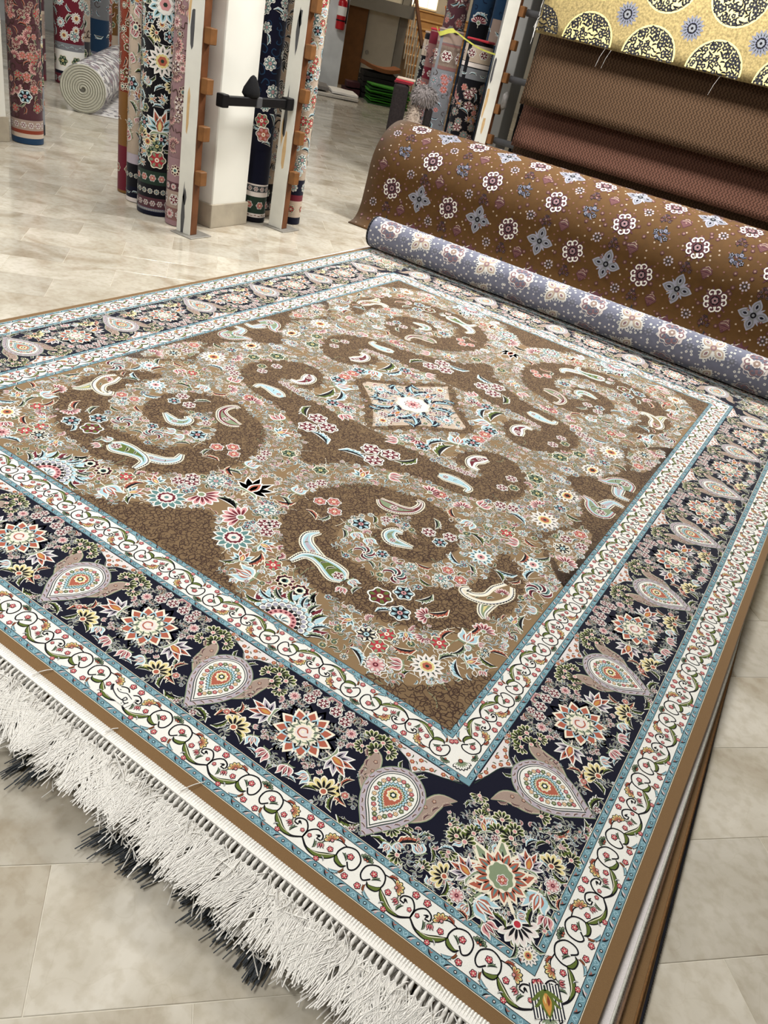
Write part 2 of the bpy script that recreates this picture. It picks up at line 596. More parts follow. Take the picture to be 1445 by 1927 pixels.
def marble(name, island):
    m = bpy.data.materials.new(name)
    m.use_nodes = True
    nt = m.node_tree
    N = nt.nodes
    K = nt.links.new
    b = N['Principled BSDF']
    b.inputs['Specular IOR Level'].default_value = 0.5
    geo = N.new('ShaderNodeNewGeometry')
    info = N.new('ShaderNodeObjectInfo')
    rnd = geo.outputs['Random Per Island'] if island else info.outputs['Random']
    off = N.new('ShaderNodeVectorMath')
    off.operation = 'SCALE'
    off.inputs[0].default_value = (17.0, 31.0, 11.0)
    K(rnd, off.inputs['Scale'])
    pos = N.new('ShaderNodeVectorMath')
    pos.operation = 'ADD'
    K(geo.outputs['Position'], pos.inputs[0])
    K(off.outputs['Vector'], pos.inputs[1])
    n1 = N.new('ShaderNodeTexNoise')
    n1.inputs['Scale'].default_value = 3.6
    n1.inputs['Detail'].default_value = 6
    n1.inputs['Distortion'].default_value = 1.2
    K(pos.outputs[0], n1.inputs['Vector'])
    r1 = N.new('ShaderNodeValToRGB')
    e = r1.color_ramp.elements
    e[0].position = 0.30
    e[0].color = rgb((170, 158, 138))
    e[1].position = 0.72
    e[1].color = rgb((208, 201, 187))
    k = r1.color_ramp.elements.new(0.5)
    k.color = rgb((193, 185, 169))
    K(n1.outputs['Fac'], r1.inputs['Fac'])
    n2 = N.new('ShaderNodeTexNoise')
    n2.inputs['Scale'].default_value = 38.0
    n2.inputs['Detail'].default_value = 5
    K(pos.outputs[0], n2.inputs['Vector'])
    r2 = N.new('ShaderNodeValToRGB')
    r2.color_ramp.elements[0].position = 0.36
    r2.color_ramp.elements[0].color = (0.86, 0.84, 0.80, 1)
    r2.color_ramp.elements[1].position = 0.55
    r2.color_ramp.elements[1].color = (1, 1, 1, 1)
    K(n2.outputs['Fac'], r2.inputs['Fac'])
    mx = N.new('ShaderNodeMix')
    mx.data_type = 'RGBA'
    mx.blend_type = 'MULTIPLY'
    mx.inputs[0].default_value = 0.8
    K(r1.outputs['Color'], mx.inputs[6])
    K(r2.outputs['Color'], mx.inputs[7])
    vo = N.new('ShaderNodeTexVoronoi')
    vo.feature = 'DISTANCE_TO_EDGE'
    vo.inputs['Scale'].default_value = 3.2
    wn = N.new('ShaderNodeTexNoise')
    wn.inputs['Scale'].default_value = 4.0
    K(pos.outputs[0], wn.inputs['Vector'])
    wa = N.new('ShaderNodeVectorMath')
    wa.operation = 'ADD'
    K(pos.outputs[0], wa.inputs[0])
    K(wn.outputs['Color'], wa.inputs[1])
    K(wa.outputs[0], vo.inputs['Vector'])
    rv = N.new('ShaderNodeValToRGB')
    rv.color_ramp.elements[0].position = 0.0
    rv.color_ramp.elements[0].color = (0.80, 0.77, 0.70, 1)
    rv.color_ramp.elements[1].position = 0.010
    rv.color_ramp.elements[1].color = (1, 1, 1, 1)
    K(vo.outputs['Distance'], rv.inputs['Fac'])
    m2 = N.new('ShaderNodeMix')
    m2.data_type = 'RGBA'
    m2.blend_type = 'MULTIPLY'
    m2.inputs[0].default_value = 0.22
    K(mx.outputs[2], m2.inputs[6])
    K(rv.outputs['Color'], m2.inputs[7])
    hs = N.new('ShaderNodeHueSaturation')
    mr = N.new('ShaderNodeMapRange')
    mr.inputs['To Min'].default_value = 0.86
    mr.inputs['To Max'].default_value = 1.08
    K(rnd, mr.inputs['Value'])
    K(mr.outputs['Result'], hs.inputs['Value'])
    K(m2.outputs[2], hs.inputs['Color'])
    K(hs.outputs['Color'], b.inputs['Base Color'])
    rr = N.new('ShaderNodeMapRange')
    rr.inputs['To Min'].default_value = 0.06
    rr.inputs['To Max'].default_value = 0.17
    K(n1.outputs['Fac'], rr.inputs['Value'])
    K(rr.outputs['Result'], b.inputs['Roughness'])
    return m


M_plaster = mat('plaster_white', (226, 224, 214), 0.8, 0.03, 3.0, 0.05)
M_stain = mat('plaster_stained', (206, 208, 208), 0.8, 0.22, 2.2, 0.1)
M_grout = mat('grout', (205, 198, 182), 0.8, 0.05, 80)
M_stone = mat('skirting_marble', (168, 158, 140), 0.35, 0.14, 9)
M_wood = mat('varnished_wood', (104, 63, 36), 0.45, 0.22, 14, 0.1)
M_woodblk = mat('block_wood', (120, 80, 44), 0.5, 0.18, 20, 0.1)
M_paint = mat('chipped_paint', (212, 210, 200), 0.7, 0.08, 6)
M_chip = mat('bare_timber', (196, 164, 118), 0.8, 0.1, 20)
M_black = mat('black_metal', (22, 22, 24), 0.45, 0.1, 30, metal=0.3)
M_iron = mat('iron_plate', (150, 146, 138), 0.5, 0.15, 20, metal=0.4)
M_pipe = mat('grey_pipe', (84, 84, 86), 0.5, 0.08, 20, metal=0.2)
M_cloth = mat('black_cloth', (16, 16, 18), 0.95, 0.2, 60, 0.4)
M_ceil = mat('ceiling_white', (150, 149, 146), 0.9, 0.02, 2)
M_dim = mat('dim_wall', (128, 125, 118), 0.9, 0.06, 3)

# floor slab and tiles
HR = 0.07                       # top of the rug stack
A_, B_ = 1.9075, 2.8407         # field of the top rug
fl = MB().box((-17, -7, -0.06), (7, 20, -0.0012)).build('floor', M_grout)
tag(fl, 'pale beige polished marble tile floor laid diagonally', kind='structure')
M_tile = marble('marble_tile', False)
M_tile2 = marble('marble_tile_far', True)
TW, TL, GAP = 0.2535, 0.508, 0.0018
tb = MB()
g = GAP / 2
tb.v = [(g, g, -0.012), (TL - g, g, -0.012), (TL - g, TW - g, -0.012), (g, TW - g, -0.012),
        (g, g, -0.0007), (TL - g, g, -0.0007), (TL - g, TW - g, -0.0007), (g, TW - g, -0.0007),
        (g + 0.0008, g + 0.0008, 0), (TL - g - 0.0008, g + 0.0008, 0), (TL - g - 0.0008, TW - g - 0.0008, 0), (g + 0.0008, TW - g - 0.0008, 0)]
tb.f = [(0, 3, 2, 1), (0, 1, 5, 4), (1, 2, 6, 5), (2, 3, 7, 6), (3, 0, 4, 7), (4, 5, 9, 8), (5, 6, 10, 9), (6, 7, 11, 10), (7, 4, 8, 11), (8, 9, 10, 11)]


def px(p):
    d = Vector(p) - CAM
    z = d.dot(FWD)
    if z < 0.05:
        return None
    return (722.5 + 1448.7 * d.dot(RIGHT) / z, 963.5 + 1448.7 * d.dot(DOWN) / z, z)


near, far = [], []
for j in range(-40, 80):
    for i in range(-40, 50):
        s0 = -0.81 + i * TL + (0.2585 if j % 2 else 0.0)
        t0 = -0.503 + j * TW
        c = E1 * (s0 + TL / 2) + E2 * (t0 + TW / 2)
        if not (-16.8 < c.x < 6.8 and -6.8 < c.y < 19.5):
            continue
        if c.y < -2.6 or c.x > 3.0:
            continue
        if -2.0 < c.x < 0.1 and -0.15 < c.y < 3.0:      # wholly under the rugs
            continue
        q = px(c)
        vis = q is not None and -120 < q[0] < 1565 and -60 < q[1] < 2047
        (near if vis else far).append((q[2] if q else 99, s0, t0))
near.sort()
tme = None
for k, (z, s0, t0) in enumerate(near[:296]):
    p = E1 * s0 + E2 * t0
    if tme is None:
        o = tb.build('tile', M_tile, fl)
        tme = o.data
        o.location = p
        o.rotation_euler = (0, 0, TH)
    else:
        link('tile', tme, fl, p, TH)
ft = MB()
for z, s0, t0 in near[296:] + far:
    if math.hypot((E1 * s0 + E2 * t0).x + 5, (E1 * s0 + E2 * t0).y - 6) > 13:
        continue
    p = E1 * s0 + E2 * t0
    ft.add([p + E1 * v[0] + E2 * v[1] + Vector((0, 0, v[2])) for v in tb.v], tb.f)
o = ft.build('tile_field', M_tile2, fl)
tag(o, kind='stuff')

tag(MB().box((-17, -7, CEIL), (7, 20, CEIL + 0.1)).build('ceiling', M_ceil), 'plain grey ceiling', kind='structure')
tag(MB().box((-17.1, -7, 0), (-17, 20, CEIL)).build('wall_left', M_dim), 'plain grey far left wall', kind='structure')
tag(MB().box((7, -7, 0), (7.1, 20, CEIL)).build('wall_right', M_dim), 'plain grey right wall', kind='structure')
tag(MB().box((-17, -7.1, 0), (7, -7, CEIL)).build('wall_front', M_dim), 'plain grey wall behind the viewer', kind='structure')
tag(MB().box((-2.95, 7.4, 0), (7, 7.5, CEIL)).build('wall_rack', M_dim), 'grey wall behind the carpet rack', kind='structure')

# corner wall with the extinguisher, door recess, stairs (this part of the building is turned)
tag(MB().box((-6, 0, 0), (0, 1.5, CEIL)).build('wall_corner', M_stain, xf=LX), 'stained white plaster wall carrying the fire extinguisher', kind='structure')
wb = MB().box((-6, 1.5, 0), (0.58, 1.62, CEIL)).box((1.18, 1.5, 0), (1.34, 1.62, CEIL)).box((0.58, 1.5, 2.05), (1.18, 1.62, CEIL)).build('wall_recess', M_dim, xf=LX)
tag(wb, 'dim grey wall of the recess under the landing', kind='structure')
M_doorbr = mat('door_brown', (120, 80, 42), 0.6, 0.12, 8)
M_doorwh = mat('door_cream', (196, 190, 174), 0.6, 0.04, 8)
tag(MB().box((0.02, 1.44, 0), (0.56, 1.498, 1.9), 0.006).build('trim_1', M_doorbr, xf=LX), 'brown wooden panel beside the recess door', kind='structure')
d1 = MB().box((0.585, 1.53, 0.005), (1.175, 1.57, 2.04), 0.004).build('door_1', M_doorwh, xf=LX)
tag(d1, 'plain cream door in the dark recess', kind='structure')
MB().lathe([(0.0, -0.02), (0.03, -0.02), (0.034, 0.0), (0.02, 0.02), (0, 0.02)], n=10).build('door_handle', M_iron, d1,
                                                                                            xf=lambda p: L(0.66 + p[0], 1.50 + p[2], 0.62 + p[1]))
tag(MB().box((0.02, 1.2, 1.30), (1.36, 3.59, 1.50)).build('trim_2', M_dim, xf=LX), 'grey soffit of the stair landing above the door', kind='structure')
tag(MB().box((-6, 3.6, 0), (6, 3.7, CEIL)).build('wall_back', M_plaster, xf=LX), 'pale wall behind the stair landing', kind='structure')

M_step = mat('stair_marble', (176, 138, 92), 0.35, 0.12, 6)
M_tread = mat('stair_tread', (196, 160, 112), 0.3, 0.1, 6)
st = empty('staircase', L(2.1, 1.4, 0))
tag(st, 'tan stone staircase rising behind the standing rugs', 'staircase')
for k in range(10):
    b0 = 0.25 + 0.28 * k
    o = MB().box((1.40, b0, 0.0), (2.9, b0 + 0.30 + (0.5 if k == 9 else 0), 0.15 * (k + 1) - 0.03)).build('step', M_step, xf=LX)
    o.parent = st
    o.matrix_parent_inverse = st.matrix_basis.inverted()
    o = MB().box((1.40, b0 - 0.02, 0.15 * (k + 1) - 0.029), (2.9, b0 + 0.30 + (0.49 if k == 9 else 0), 0.15 * (k + 1)), 0.004).build('tread', M_tread, xf=LX)
    o.parent = st
    o.matrix_parent_inverse = st.matrix_basis.inverted()
M_rail = mat('handrail_wood', (78, 48, 30), 0.4, 0.15, 10)
M_bal = mat('cream_iron', (214, 206, 188), 0.5, 0.05, 10)
ra = empty('stair_railing', L(1.38, 0.3, 0))
tag(ra, 'cream iron stair railing with a dark wooden handrail', 'railing')


def rpart(mb, name, m):
    o = mb.build(name, m, xf=LX, smooth=False)
    o.parent = ra
    o.matrix_parent_inverse = ra.matrix_basis.inverted()
    return o


rpart(MB().tube([(1.385, 0.12, 0.0), (1.385, 0.12, 0.92)], 0.035, 8), 'newel_post', M_bal)
rpart(MB().tube([(1.385, 0.10, 0.94), (1.385, 1.3, 1.58), (1.385, 3.2, 2.55)], 0.038, 8), 'handrail', M_rail)
for k in range(9):
    b0 = 0.38 + 0.28 * k
    z0 = 0.15 * (k + 1)
    rpart(MB().tube([(1.385, b0, z0 - 0.1), (1.36, b0 + 0.02, z0 + 0.45), (1.385, b0, z0 + 0.86)], 0.013, 6), 'baluster', M_bal)
    if k < 8:
        rpart(MB().tube([(1.385, b0, z0), (1.385, b0 + 0.28, z0 + 0.98)], 0.008, 6), 'diagonal_bar', M_bal)
# bright landing window
M_glow = mat('bright_pane', (255, 238, 200), 0.5, 0.03, 3, emit=2.2)
w1 = MB().box((1.45, 3.54, 1.52), (2.30, 3.60, 2.6)).build('window_1', M_bal, xf=LX)
tag(w1, 'bright window with small panes above the stair landing', kind='structure')
for i in range(4):
    for j in range(5):
        MB().box((1.48 + 0.205 * i, 3.52, 1.55 + 0.205 * j), (1.48 + 0.205 * i + 0.185, 3.538, 1.55 + 0.205 * j + 0.185)).build('pane', M_glow, w1, xf=LX)
M_terra = mat('terracotta', (196, 116, 54), 0.6, 0.1, 20)
M_leafg = mat('plant_leaf', (72, 92, 34), 0.6, 0.3, 30)
M_petal = mat('plant_blossom', (206, 150, 50), 0.7, 0.2, 30)
pl = empty('potted_plant', L(2.42, 2.85, 1.5))
tag(pl, 'small orange pot with a flowering plant on the stair landing', 'plant')
MB().lathe([(0.0, 0), (0.07, 0), (0.11, 0.12), (0.125, 0.13), (0.125, 0.16), (0.10, 0.16), (0.0, 0.15)], n=16).build('pot', M_terra, pl, True)
rg = random.Random(5)
pm, pb = MB(), MB()
for k in range(46):
    a, e, r = rg.uniform(0, 2 * PI), rg.uniform(0.2, 1.3), rg.uniform(0.1, 0.3)
    c = Vector((math.cos(a) * math.cos(e) * r, math.sin(a) * math.cos(e) * r, 0.18 + math.sin(e) * r))
    d = Vector((rg.uniform(-1, 1), rg.uniform(-1, 1), rg.uniform(-.3, 1))).normalized() * 0.045
    n = d.cross(Vector((0.3, 0.2, 1))).normalized() * 0.02
    (pb if k % 4 == 0 else pm).add([c - d, c + n, c + d, c - n], [(0, 1, 2, 3)])
pm.build('foliage', M_leafg, pl)
pb.build('blossoms', M_petal, pl)

# fire extinguisher
M_red = mat('extinguisher_red', (176, 20, 30), 0.35, 0.05, 10, coat=0.3)
M_wh = mat('white_label', (232, 230, 224), 0.6, 0.02, 10)
fe = empty('fire_extinguisher', L(-0.12, -0.10, 0.93))
tag(fe, 'red fire extinguisher with a white label hung on the stained wall', 'extinguisher')
MB().lathe([(0, 0), (0.07, 0), (0.078, 0.02), (0.078, 0.38), (0.06, 0.43), (0.025, 0.45), (0.025, 0.47), (0, 0.47)], n=18).build('cylinder', M_red, fe, True)
MB().lathe([(0.0, 0.471), (0.02, 0.471), (0.022, 0.53), (0, 0.53)], n=10).build('valve', M_black, fe)
MB().box((-0.015, -0.10, 0.52), (0.015, 0.03, 0.545)).build('handle', M_black, fe)
MB().lathe([(0.079, 0.20), (0.0795, 0.20), (0.0795, 0.33), (0.079, 0.33)], n=36, cap=False).build('label_paper', M_wh, fe)
MB().lathe([(0.079, 0.12), (0.081, 0.12), (0.081, 0.14), (0.079, 0.14)], n=24, cap=False).build('strap', M_black, fe)
MB().tube([(0.03, 0, 0.5), (0.10, 0, 0.47), (0.11, 0, 0.3), (0.105, 0, 0.1)], 0.012, 6).build('hose', M_black, fe, True)

# piles on the floor by the corner wall
M_grass = mat('artificial_grass', (52, 120, 28), 0.95, 0.35, 120, 0.5)
M_grass2 = mat('artificial_grass_dark', (34, 78, 26), 0.95, 0.35, 120, 0.5)
M_dkmat = mat('dark_mat', (34, 30, 28), 0.95, 0.2, 60, 0.3)
M_brmat = mat('rust_mat', (128, 78, 46), 0.9, 0.15, 60, 0.3)
M_mrmat = mat('maroon_mat', (62, 30, 34), 0.9, 0.15, 60, 0.3)
rg = random.Random(9)


def slab(a0, a1, b0, b1, z0, th, m, sag, seed):
    """soft folded mat: a wavy slab in the turned frame"""
    r = random.Random(seed)
    p1, p2 = r.uniform(0, 6), r.uniform(0, 6)
    n = 12
    mb = MB()
    ring = []
    for side in (0, 1):
        for i in range(n + 1):
            for j in range(5):
                a = a0 + (a1 - a0) * i / n
                b = b0 + (b1 - b0) * j / 4
                u = i / n
                dz = sag * (abs(2 * u - 1) ** 2) + 0.006 * math.sin(5 * u + p1) + 0.004 * math.sin(3 * j / 4 + p2)
                ring.append((a + 0.01 * math.sin(j + p1), b + 0.012 * math.sin(4 * u + p2), z0 + max(dz, -0.004) + 0.006 + side * th))
    f = []
    q = (n + 1) * 5
    for i in range(n):
        for j in range(4):
            k = i * 5 + j
            f.append((k, k + 1, k + 6, k + 5))
            f.append((q + k, q + k + 5, q + k + 6, q + k + 1))
    edge = [i * 5 for i in range(n + 1)] + [n * 5 + j for j in range(1, 5)] + [i * 5 + 4 for i in range(n - 1, -1, -1)] + [j for j in range(3, 0, -1)]
    for k in range(len(edge)):
        a, b = edge[k], edge[(k + 1) % len(edge)]
        f.append((a, b, q + b, q + a))
    mb.add(ring, f)
    return mb


ords = ['bottom', 'second from the bottom', 'third from the bottom', 'fourth from the bottom', 'fifth from the bottom', 'sixth from the bottom', 'seventh from the bottom', 'topmost']
for k in range(8):
    o = slab(0.46 + rg.uniform(-.03, .03), 1.16 + rg.uniform(-.02, .04), -0.75 + rg.uniform(-.03, .03), -0.2, 0.0 + 0.036 * k, 0.019, None, 0.0, k).build('grass_mat', M_grass if k % 3 else M_grass2, xf=LX)
    tag(o, 'green artificial grass mat, %s of its pile by the stairs' % ords[k], 'mat', 'pile of green grass mats')
ords2 = ['bottom', 'second from the bottom', 'middle', 'fourth from the bottom', 'fifth from the bottom']
for k in range(5):
    o = slab(0.42, 1.02 + rg.uniform(-.03, .03), -0.12 + rg.uniform(-.02, .02), 0.5, 0.085 * k, 0.072, None, 0.0, 20 + k).build('folded_mat', M_dkmat, xf=LX)
    tag(o, 'black folded mat, %s of the dark pile behind the green mats' % ords2[k], 'mat', 'pile of dark mats')
o = slab(0.42, 1.04, -0.12, 0.5, 0.43, 0.06, None, 0.06, 31).build('folded_mat', M_brmat, xf=LX)
tag(o, 'rust brown mat curling on top of the dark pile', 'mat')
o = slab(0.10, 0.38, -0.22, 0.3, 0.0, 0.10, None, 0.0, 33).build('folded_mat', M_mrmat, xf=LX)
tag(o, 'low maroon folded mat beside the dark pile', 'mat')
o = slab(0.14, 0.37, -0.18, 0.2, 0.125, 0.08, None, 0.0, 34).build('folded_mat', M_mrmat, xf=LX)
tag(o, 'small maroon folded mat lying on the low maroon mat', 'mat')
M_gr1 = mat('grey_rug', (120, 116, 112), 0.95, 0.2, 40, 0.3)
M_gr2 = mat('pale_rug', (188, 182, 172), 0.95, 0.15, 40, 0.3)
M_fr = mat('cotton_fringe', (236, 232, 224), 0.9, 0.06, 200, sheen=0.2)
o = slab(-1.5, 0.22, -1.15, -0.25, 0.0, 0.035, None, 0, 41).build('flat_rug', M_gr2, xf=LX)
tag(o, 'pale flat rug lying on the floor by the corner wall', 'rug')
o = slab(-1.4, -0.25, -0.95, -0.25, 0.054, 0.05, None, 0, 42).build('flat_rug', M_gr1, xf=LX)
tag(o, 'dark grey folded rug on the pale flat rug', 'rug')
o = slab(-0.20, 0.24, -1.0, -0.35, 0.052, 0.03, None, 0, 43).build('shaggy_rug', M_fr, xf=LX)
tag(o, 'small white shaggy rug at the end of the rug pile', 'rug')


# ------------------------------------------------------------------ pillars
def pillar(x0, x1, y0, y1, hb, label, m=M_plaster, skirt=True):
    p = empty('pillar', ((x0 + x1) / 2, (y0 + y1) / 2, 0))
    tag(p, label, 'pillar')
    cx, cy = (x0 + x1) / 2, (y0 + y1) / 2
    MB().box((x0 - cx, y0 - cy, 0.0), (x1 - cx, y1 - cy, CEIL), 0.006).build('shaft', m, p)
    if skirt:
        e = 0.012
        MB().box((x0 - cx - e, y0 - cy - e, 0.0), (x1 - cx + e, y1 - cy + e, hb), 0.003).build('skirting', M_stone, p)
    return p


pillar(-5.76, -5.34, 2.30, 2.70, 0.17, 'white pillar with marble skirting at the left edge')
pillar(-3.56, -3.235, 2.64, 2.965, 0.145, 'white square pillar with marble skirting between the rack posts')
pillar(-3.42, -3.16, 6.55, 6.8, 0.15, 'grey pillar behind the right rack post', mat('grey_paint', (158, 158, 156), 0.7, 0.04, 4), False)


# ------------------------------------------------------------------ rack posts
def post(x, y, zs, h, label, seed):
    p = empty('rack_post', (x, y, 0))
    tag(p, label, 'post', 'wooden rack posts')
    r = random.Random(seed)
    MB().box((-0.03, -0.045, 0.006), (0.05, 0.012, h), 0.004).build('post', M_wood, p)
    MB().box((-0.062, -0.052, 0.006), (0.050, -0.0455, h), 0.002).build('painted_face', M_paint, p)
    MB().box((-0.062, -0.0455, 0.006), (-0.0305, 0.012, h), 0.002).build('painted_side', M_paint, p)
    for k in range(5):
        z = r.uniform(0.05, 1.3)
        q = r.uniform(-0.05, 0.0)
        pts = [(q + 0.013 * math.cos(a) * r.uniform(.6, 1.3), -0.0525, z + (0.05 + 0.03 * k % 3) * math.sin(a) * r.uniform(.6, 1.2)) for a in np.linspace(0, 2 * PI, 9)[:-1]]
        MB().add(pts + [(a, -0.0515, c) for a, b, c in pts], [tuple(range(8))] + [(i, (i + 1) % 8, 8 + (i + 1) % 8, 8 + i) for i in range(8)]).build('paint_chip', M_chip if k % 2 else M_pipe, p)
    MB().box((-0.075, -0.09, 0.0), (0.10, 0.09, 0.0065), 0.002).build('base_plate', M_iron, p)
    for z in zs:
        MB().box((0.0505, -0.042, z - 0.04), (0.098, 0.014, z + 0.04), 0.004).build('block', M_woodblk, p)
    return p


ZS = [0.345 + 0.2445 * k for k in range(8)]
post(-3.19, 2.41, ZS, 2.3, 'chipped white and brown rack post left of the square pillar', 1)
post(-3.09, 3.175, ZS, 2.3, 'chipped white and brown rack post right of the square pillar', 2)
post(-3.02, 5.93, [0.60 + 0.2495 * k for k in range(7)], 2.3, 'chipped white rack post beside the hanging carpets', 3)
rb = empty('rack_bar', (-3.085, 2.80, 0.775))
tag(rb, 'black metal bar joining the two rack posts in front of the pillar', 'bar')
MB().box((-0.015, -0.336, -0.025), (0.02, 0.318, 0.025), 0.004).build('bar', M_black, rb)
MB().box((-0.025, -0.334, -0.035), (0.03, -0.28, 0.035), 0.004).build('end_sleeve', M_black, rb)
MB().box((-0.025, 0.25, -0.035), (0.03, 0.316, 0.035), 0.004).build('end_sleeve', M_black, rb)
MB().box((-0.019, -0.03, -0.029), (0.024, 0.02, 0.029), 0.004).build('tape', M_pipe, rb)
cl = MB()
rings = []
for i, (z, r) in enumerate([(0.0, 0.055), (0.02, 0.07), (0.05, 0.062), (0.08, 0.04), (0.105, 0.022), (0.115, 0.006)]):
    rings.append([(-3.085 + r * 0.5 * math.cos(t), 2.74 + r * (1 + 0.15 * math.sin(3 * t + i)) * math.sin(t), 0.8005 + z) for t in np.linspace(0, 2 * PI, 17)[:-1]])
tag(cl.loft(rings).build('cloth_bundle', M_cloth, smooth=True), 'black cloth bundle draped over the metal bar', 'cloth')
for k, z in enumerate([0.60, 1.10, 1.60]):
    o = MB().tube([(-2.912, 5.94, z), (0.9, 5.94, z)], 0.028, 10).build('rack_pipe', M_pipe, smooth=True)
    tag(o, 'grey horizontal rack pipe, %s of the three behind the hanging carpets' % ['lowest', 'middle', 'highest'][k], 'pipe', 'rack pipes')
wr = MB().tube([(-2.90, 5.90, 0.86), (-2.88, 5.875, 0.89), (-2.885, 5.88, 0.93), (-2.89, 5.89, 0.97), (-2.89, 5.90, 1.0)], [0.012, 0.03, 0.026, 0.03, 0.006], 10)
tag(wr.build('plastic_wad', mat('plastic_wrap', (120, 116, 112), 0.3, 0.3, 40, 0.4), smooth=True), 'crumpled plastic wrapping stuck to the right rack post', 'wrapping')


# ------------------------------------------------------------------ rolled rugs standing on end
def cylmap(a, b, rot, dz=0.0005, base=0.0022):
    def fn(V):
        r = np.sqrt((a * a + b * b) / 2)
        t = V[:, 0] / r
        k = base + V[:, 2] * dz
        x = (a + k) * np.cos(t)
        y = (b + k) * np.sin(t)
        return np.column_stack([x * math.cos(rot) - y * math.sin(rot), x * math.sin(rot) + y * math.cos(rot), V[:, 1]])
    return fn


def standing_roll(name, label, x, y, a, b, rot, h, ground, bands, motifs, seed, dens=0.06, size=0.03, big=None, group=None, cat='rug roll', remaps=None, top=None):
    """bands: (z0, z1, colour, motif or None); field motifs fill from the last band up"""
    ro = empty(name, (x, y, 0))
    tag(ro, label, cat, group)
    rg = random.Random(seed)
    # rolled body: a lathe-like loft with the outer end of the rug as a visible lip
    n = 28
    rings = []
    for z in (0.002, 0.012, h - 0.012, h):
        e = 0.006 if z in (0.002, h) else 0.0
        ring = []
        for k in range(n):
            t = 2 * PI * k / n
            q = 1 + 0.035 * math.exp(-((t - 4.0) / 0.25) ** 2)
            X, Y = (a * q - e) * math.cos(t), (b * q - e) * math.sin(t)
            ring.append((X * math.cos(rot) - Y * math.sin(rot), X * math.sin(rot) + Y * math.cos(rot), z))
        rings.append(ring)
    MB().loft(rings).build('roll', pmat(ground), ro, True)
    r = math.sqrt((a * a + b * b) / 2)
    # part of the girth that faces the aisle
    face = math.atan2(CAM.y - y, CAM.x - x) - rot
    W = 1.9 * r
    art = Art()
    c0 = face * r
    z1 = 0.0
    for (za, zb, c, mo, msz) in bands:
        art.rect(c0 - W, c0 + W, max(za, 0.004), zb, c, 0, 16)
        if mo:
            nn = max(2, int(2 * W / (msz * 2.3)))
            for k in range(nn):
                art.put(MO[mo], c0 - W + (k + 0.5) * 2 * W / nn, (za + zb) / 2, PI * (k % 2), msz, dl=1)
        if za < 0.6:
            z1 = max(z1, zb)
    zt = min(h, 2.1)
    if big:
        for (zz, mo, sc) in big:
            art.put(MO[mo], c0 + rg.uniform(-.01, .01), zz, 0, sc, dl=6)
    for (u, v) in jitter_grid(c0 - W, c0 + W, z1 + 0.01, zt - 0.02, dens, rg):
        if big and any(math.hypot(u - c0, v - zz) < sc * 0.9 for zz, mo, sc in big):
            continue
        if any(za - size < v < zb + size for za, zb, _, _, _ in bands):
            continue
        mo = rg.choice(motifs)
        art.put(MO[mo], u, v, rg.uniform(0, 6.28), size * rg.uniform(0.7, 1.25), dl=rg.uniform(0, 1), remap=remaps)
    wp = art.build('woven_pattern', cylmap(a, b, rot), ro)
    if seed == 43:
        tag(wp, kind='stuff')
    if top:
        MB().box((-a * 0.9, -b * 0.9, h), (a * 0.9, b * 0.9, h + 0.02), 0.006).build('folded_end', pmat(top), ro)
    return ro


FLO = ['pk', 'ro', 'bl', 'gn', 'wh', 'ca', 'lf', 'lf2', 'lf3', 'tu', 'lo', 'su', 'curl0']
G1 = 'rolled rugs round the square pillar'
standing_roll('rug_roll', 'thin red and rust rolled rug at the back of the upright bundle', -4.03, 2.68, 0.07, 0.07, 0, 2.2, 'brick',
              [(0, .02, 'ochre', None, 0), (.02, .3, 'maroon', 'rd', .03), (.3, .62, 'ochre', 'lf4', .03)], ['rd', 'lf4', 'mg', 'curl0', 'st'], 11, .05, .026, group=G1)
standing_roll('rug_roll', 'cream floral rolled rug with a navy foot in the upright bundle', -3.845, 2.60, 0.078, 0.078, 0, 2.2, 'beige',
              [(0, .03, 'palepink', None, 0), (.03, .10, 'navy', 'lf2', .02), (.10, .24, 'black', 'mw', .016), (.24, .3, 'lilac', None, 0)], ['lf3', 'wh', 'tu', 'lf', 'st', 'bl', 'lo2'], 12, .07, .038, group=G1)
standing_roll('rug_roll', 'thick black rolled rug with blue and gold medallions and white blossom foot', -3.61, 2.53, 0.115, 0.115, 0, 2.2, 'black',
              [(0, .028, 'navy', None, 0), (.028, .045, 'steel', 'mw', .006), (.045, .11, 'plum', 'ro', .018), (.11, .19, 'black', 'mw', .017), (.19, .27, 'dkgreen', 'pk', .022)],
              ['bl', 'lf3', 'gn', 'lo', 'ca3', 'tu2', 'lf2', 'su'], 13, .062, .036, [(0.34, 'rd', .055), (.55, 'lo', .09), (.88, 'su', .085), (1.16, 'bg', .10), (1.4, 'lo2', .09)], group=G1)
standing_roll('rug_roll', 'dusty mauve rolled rug beside the left rack post', -3.365, 2.495, 0.085, 0.085, 0, 2.2, 'mauve',
              [(0, .035, 'mauve', None, 0), (.035, .11, 'rosewood', 'dp', .028), (.11, .21, 'taupe', 'ro', .034), (.21, .26, 'plum', 'dp', .018), (.26, .40, 'mauve', 'st', .034)],
              ['dp', 'ro', 'curl1', 'st', 'ca', 'tu'], 14, .062, .032, group=G1, remaps=remap(white='beige', cream='beige', sage='rosewood', dkgreen='plum', maroon='plum', black='plum'))
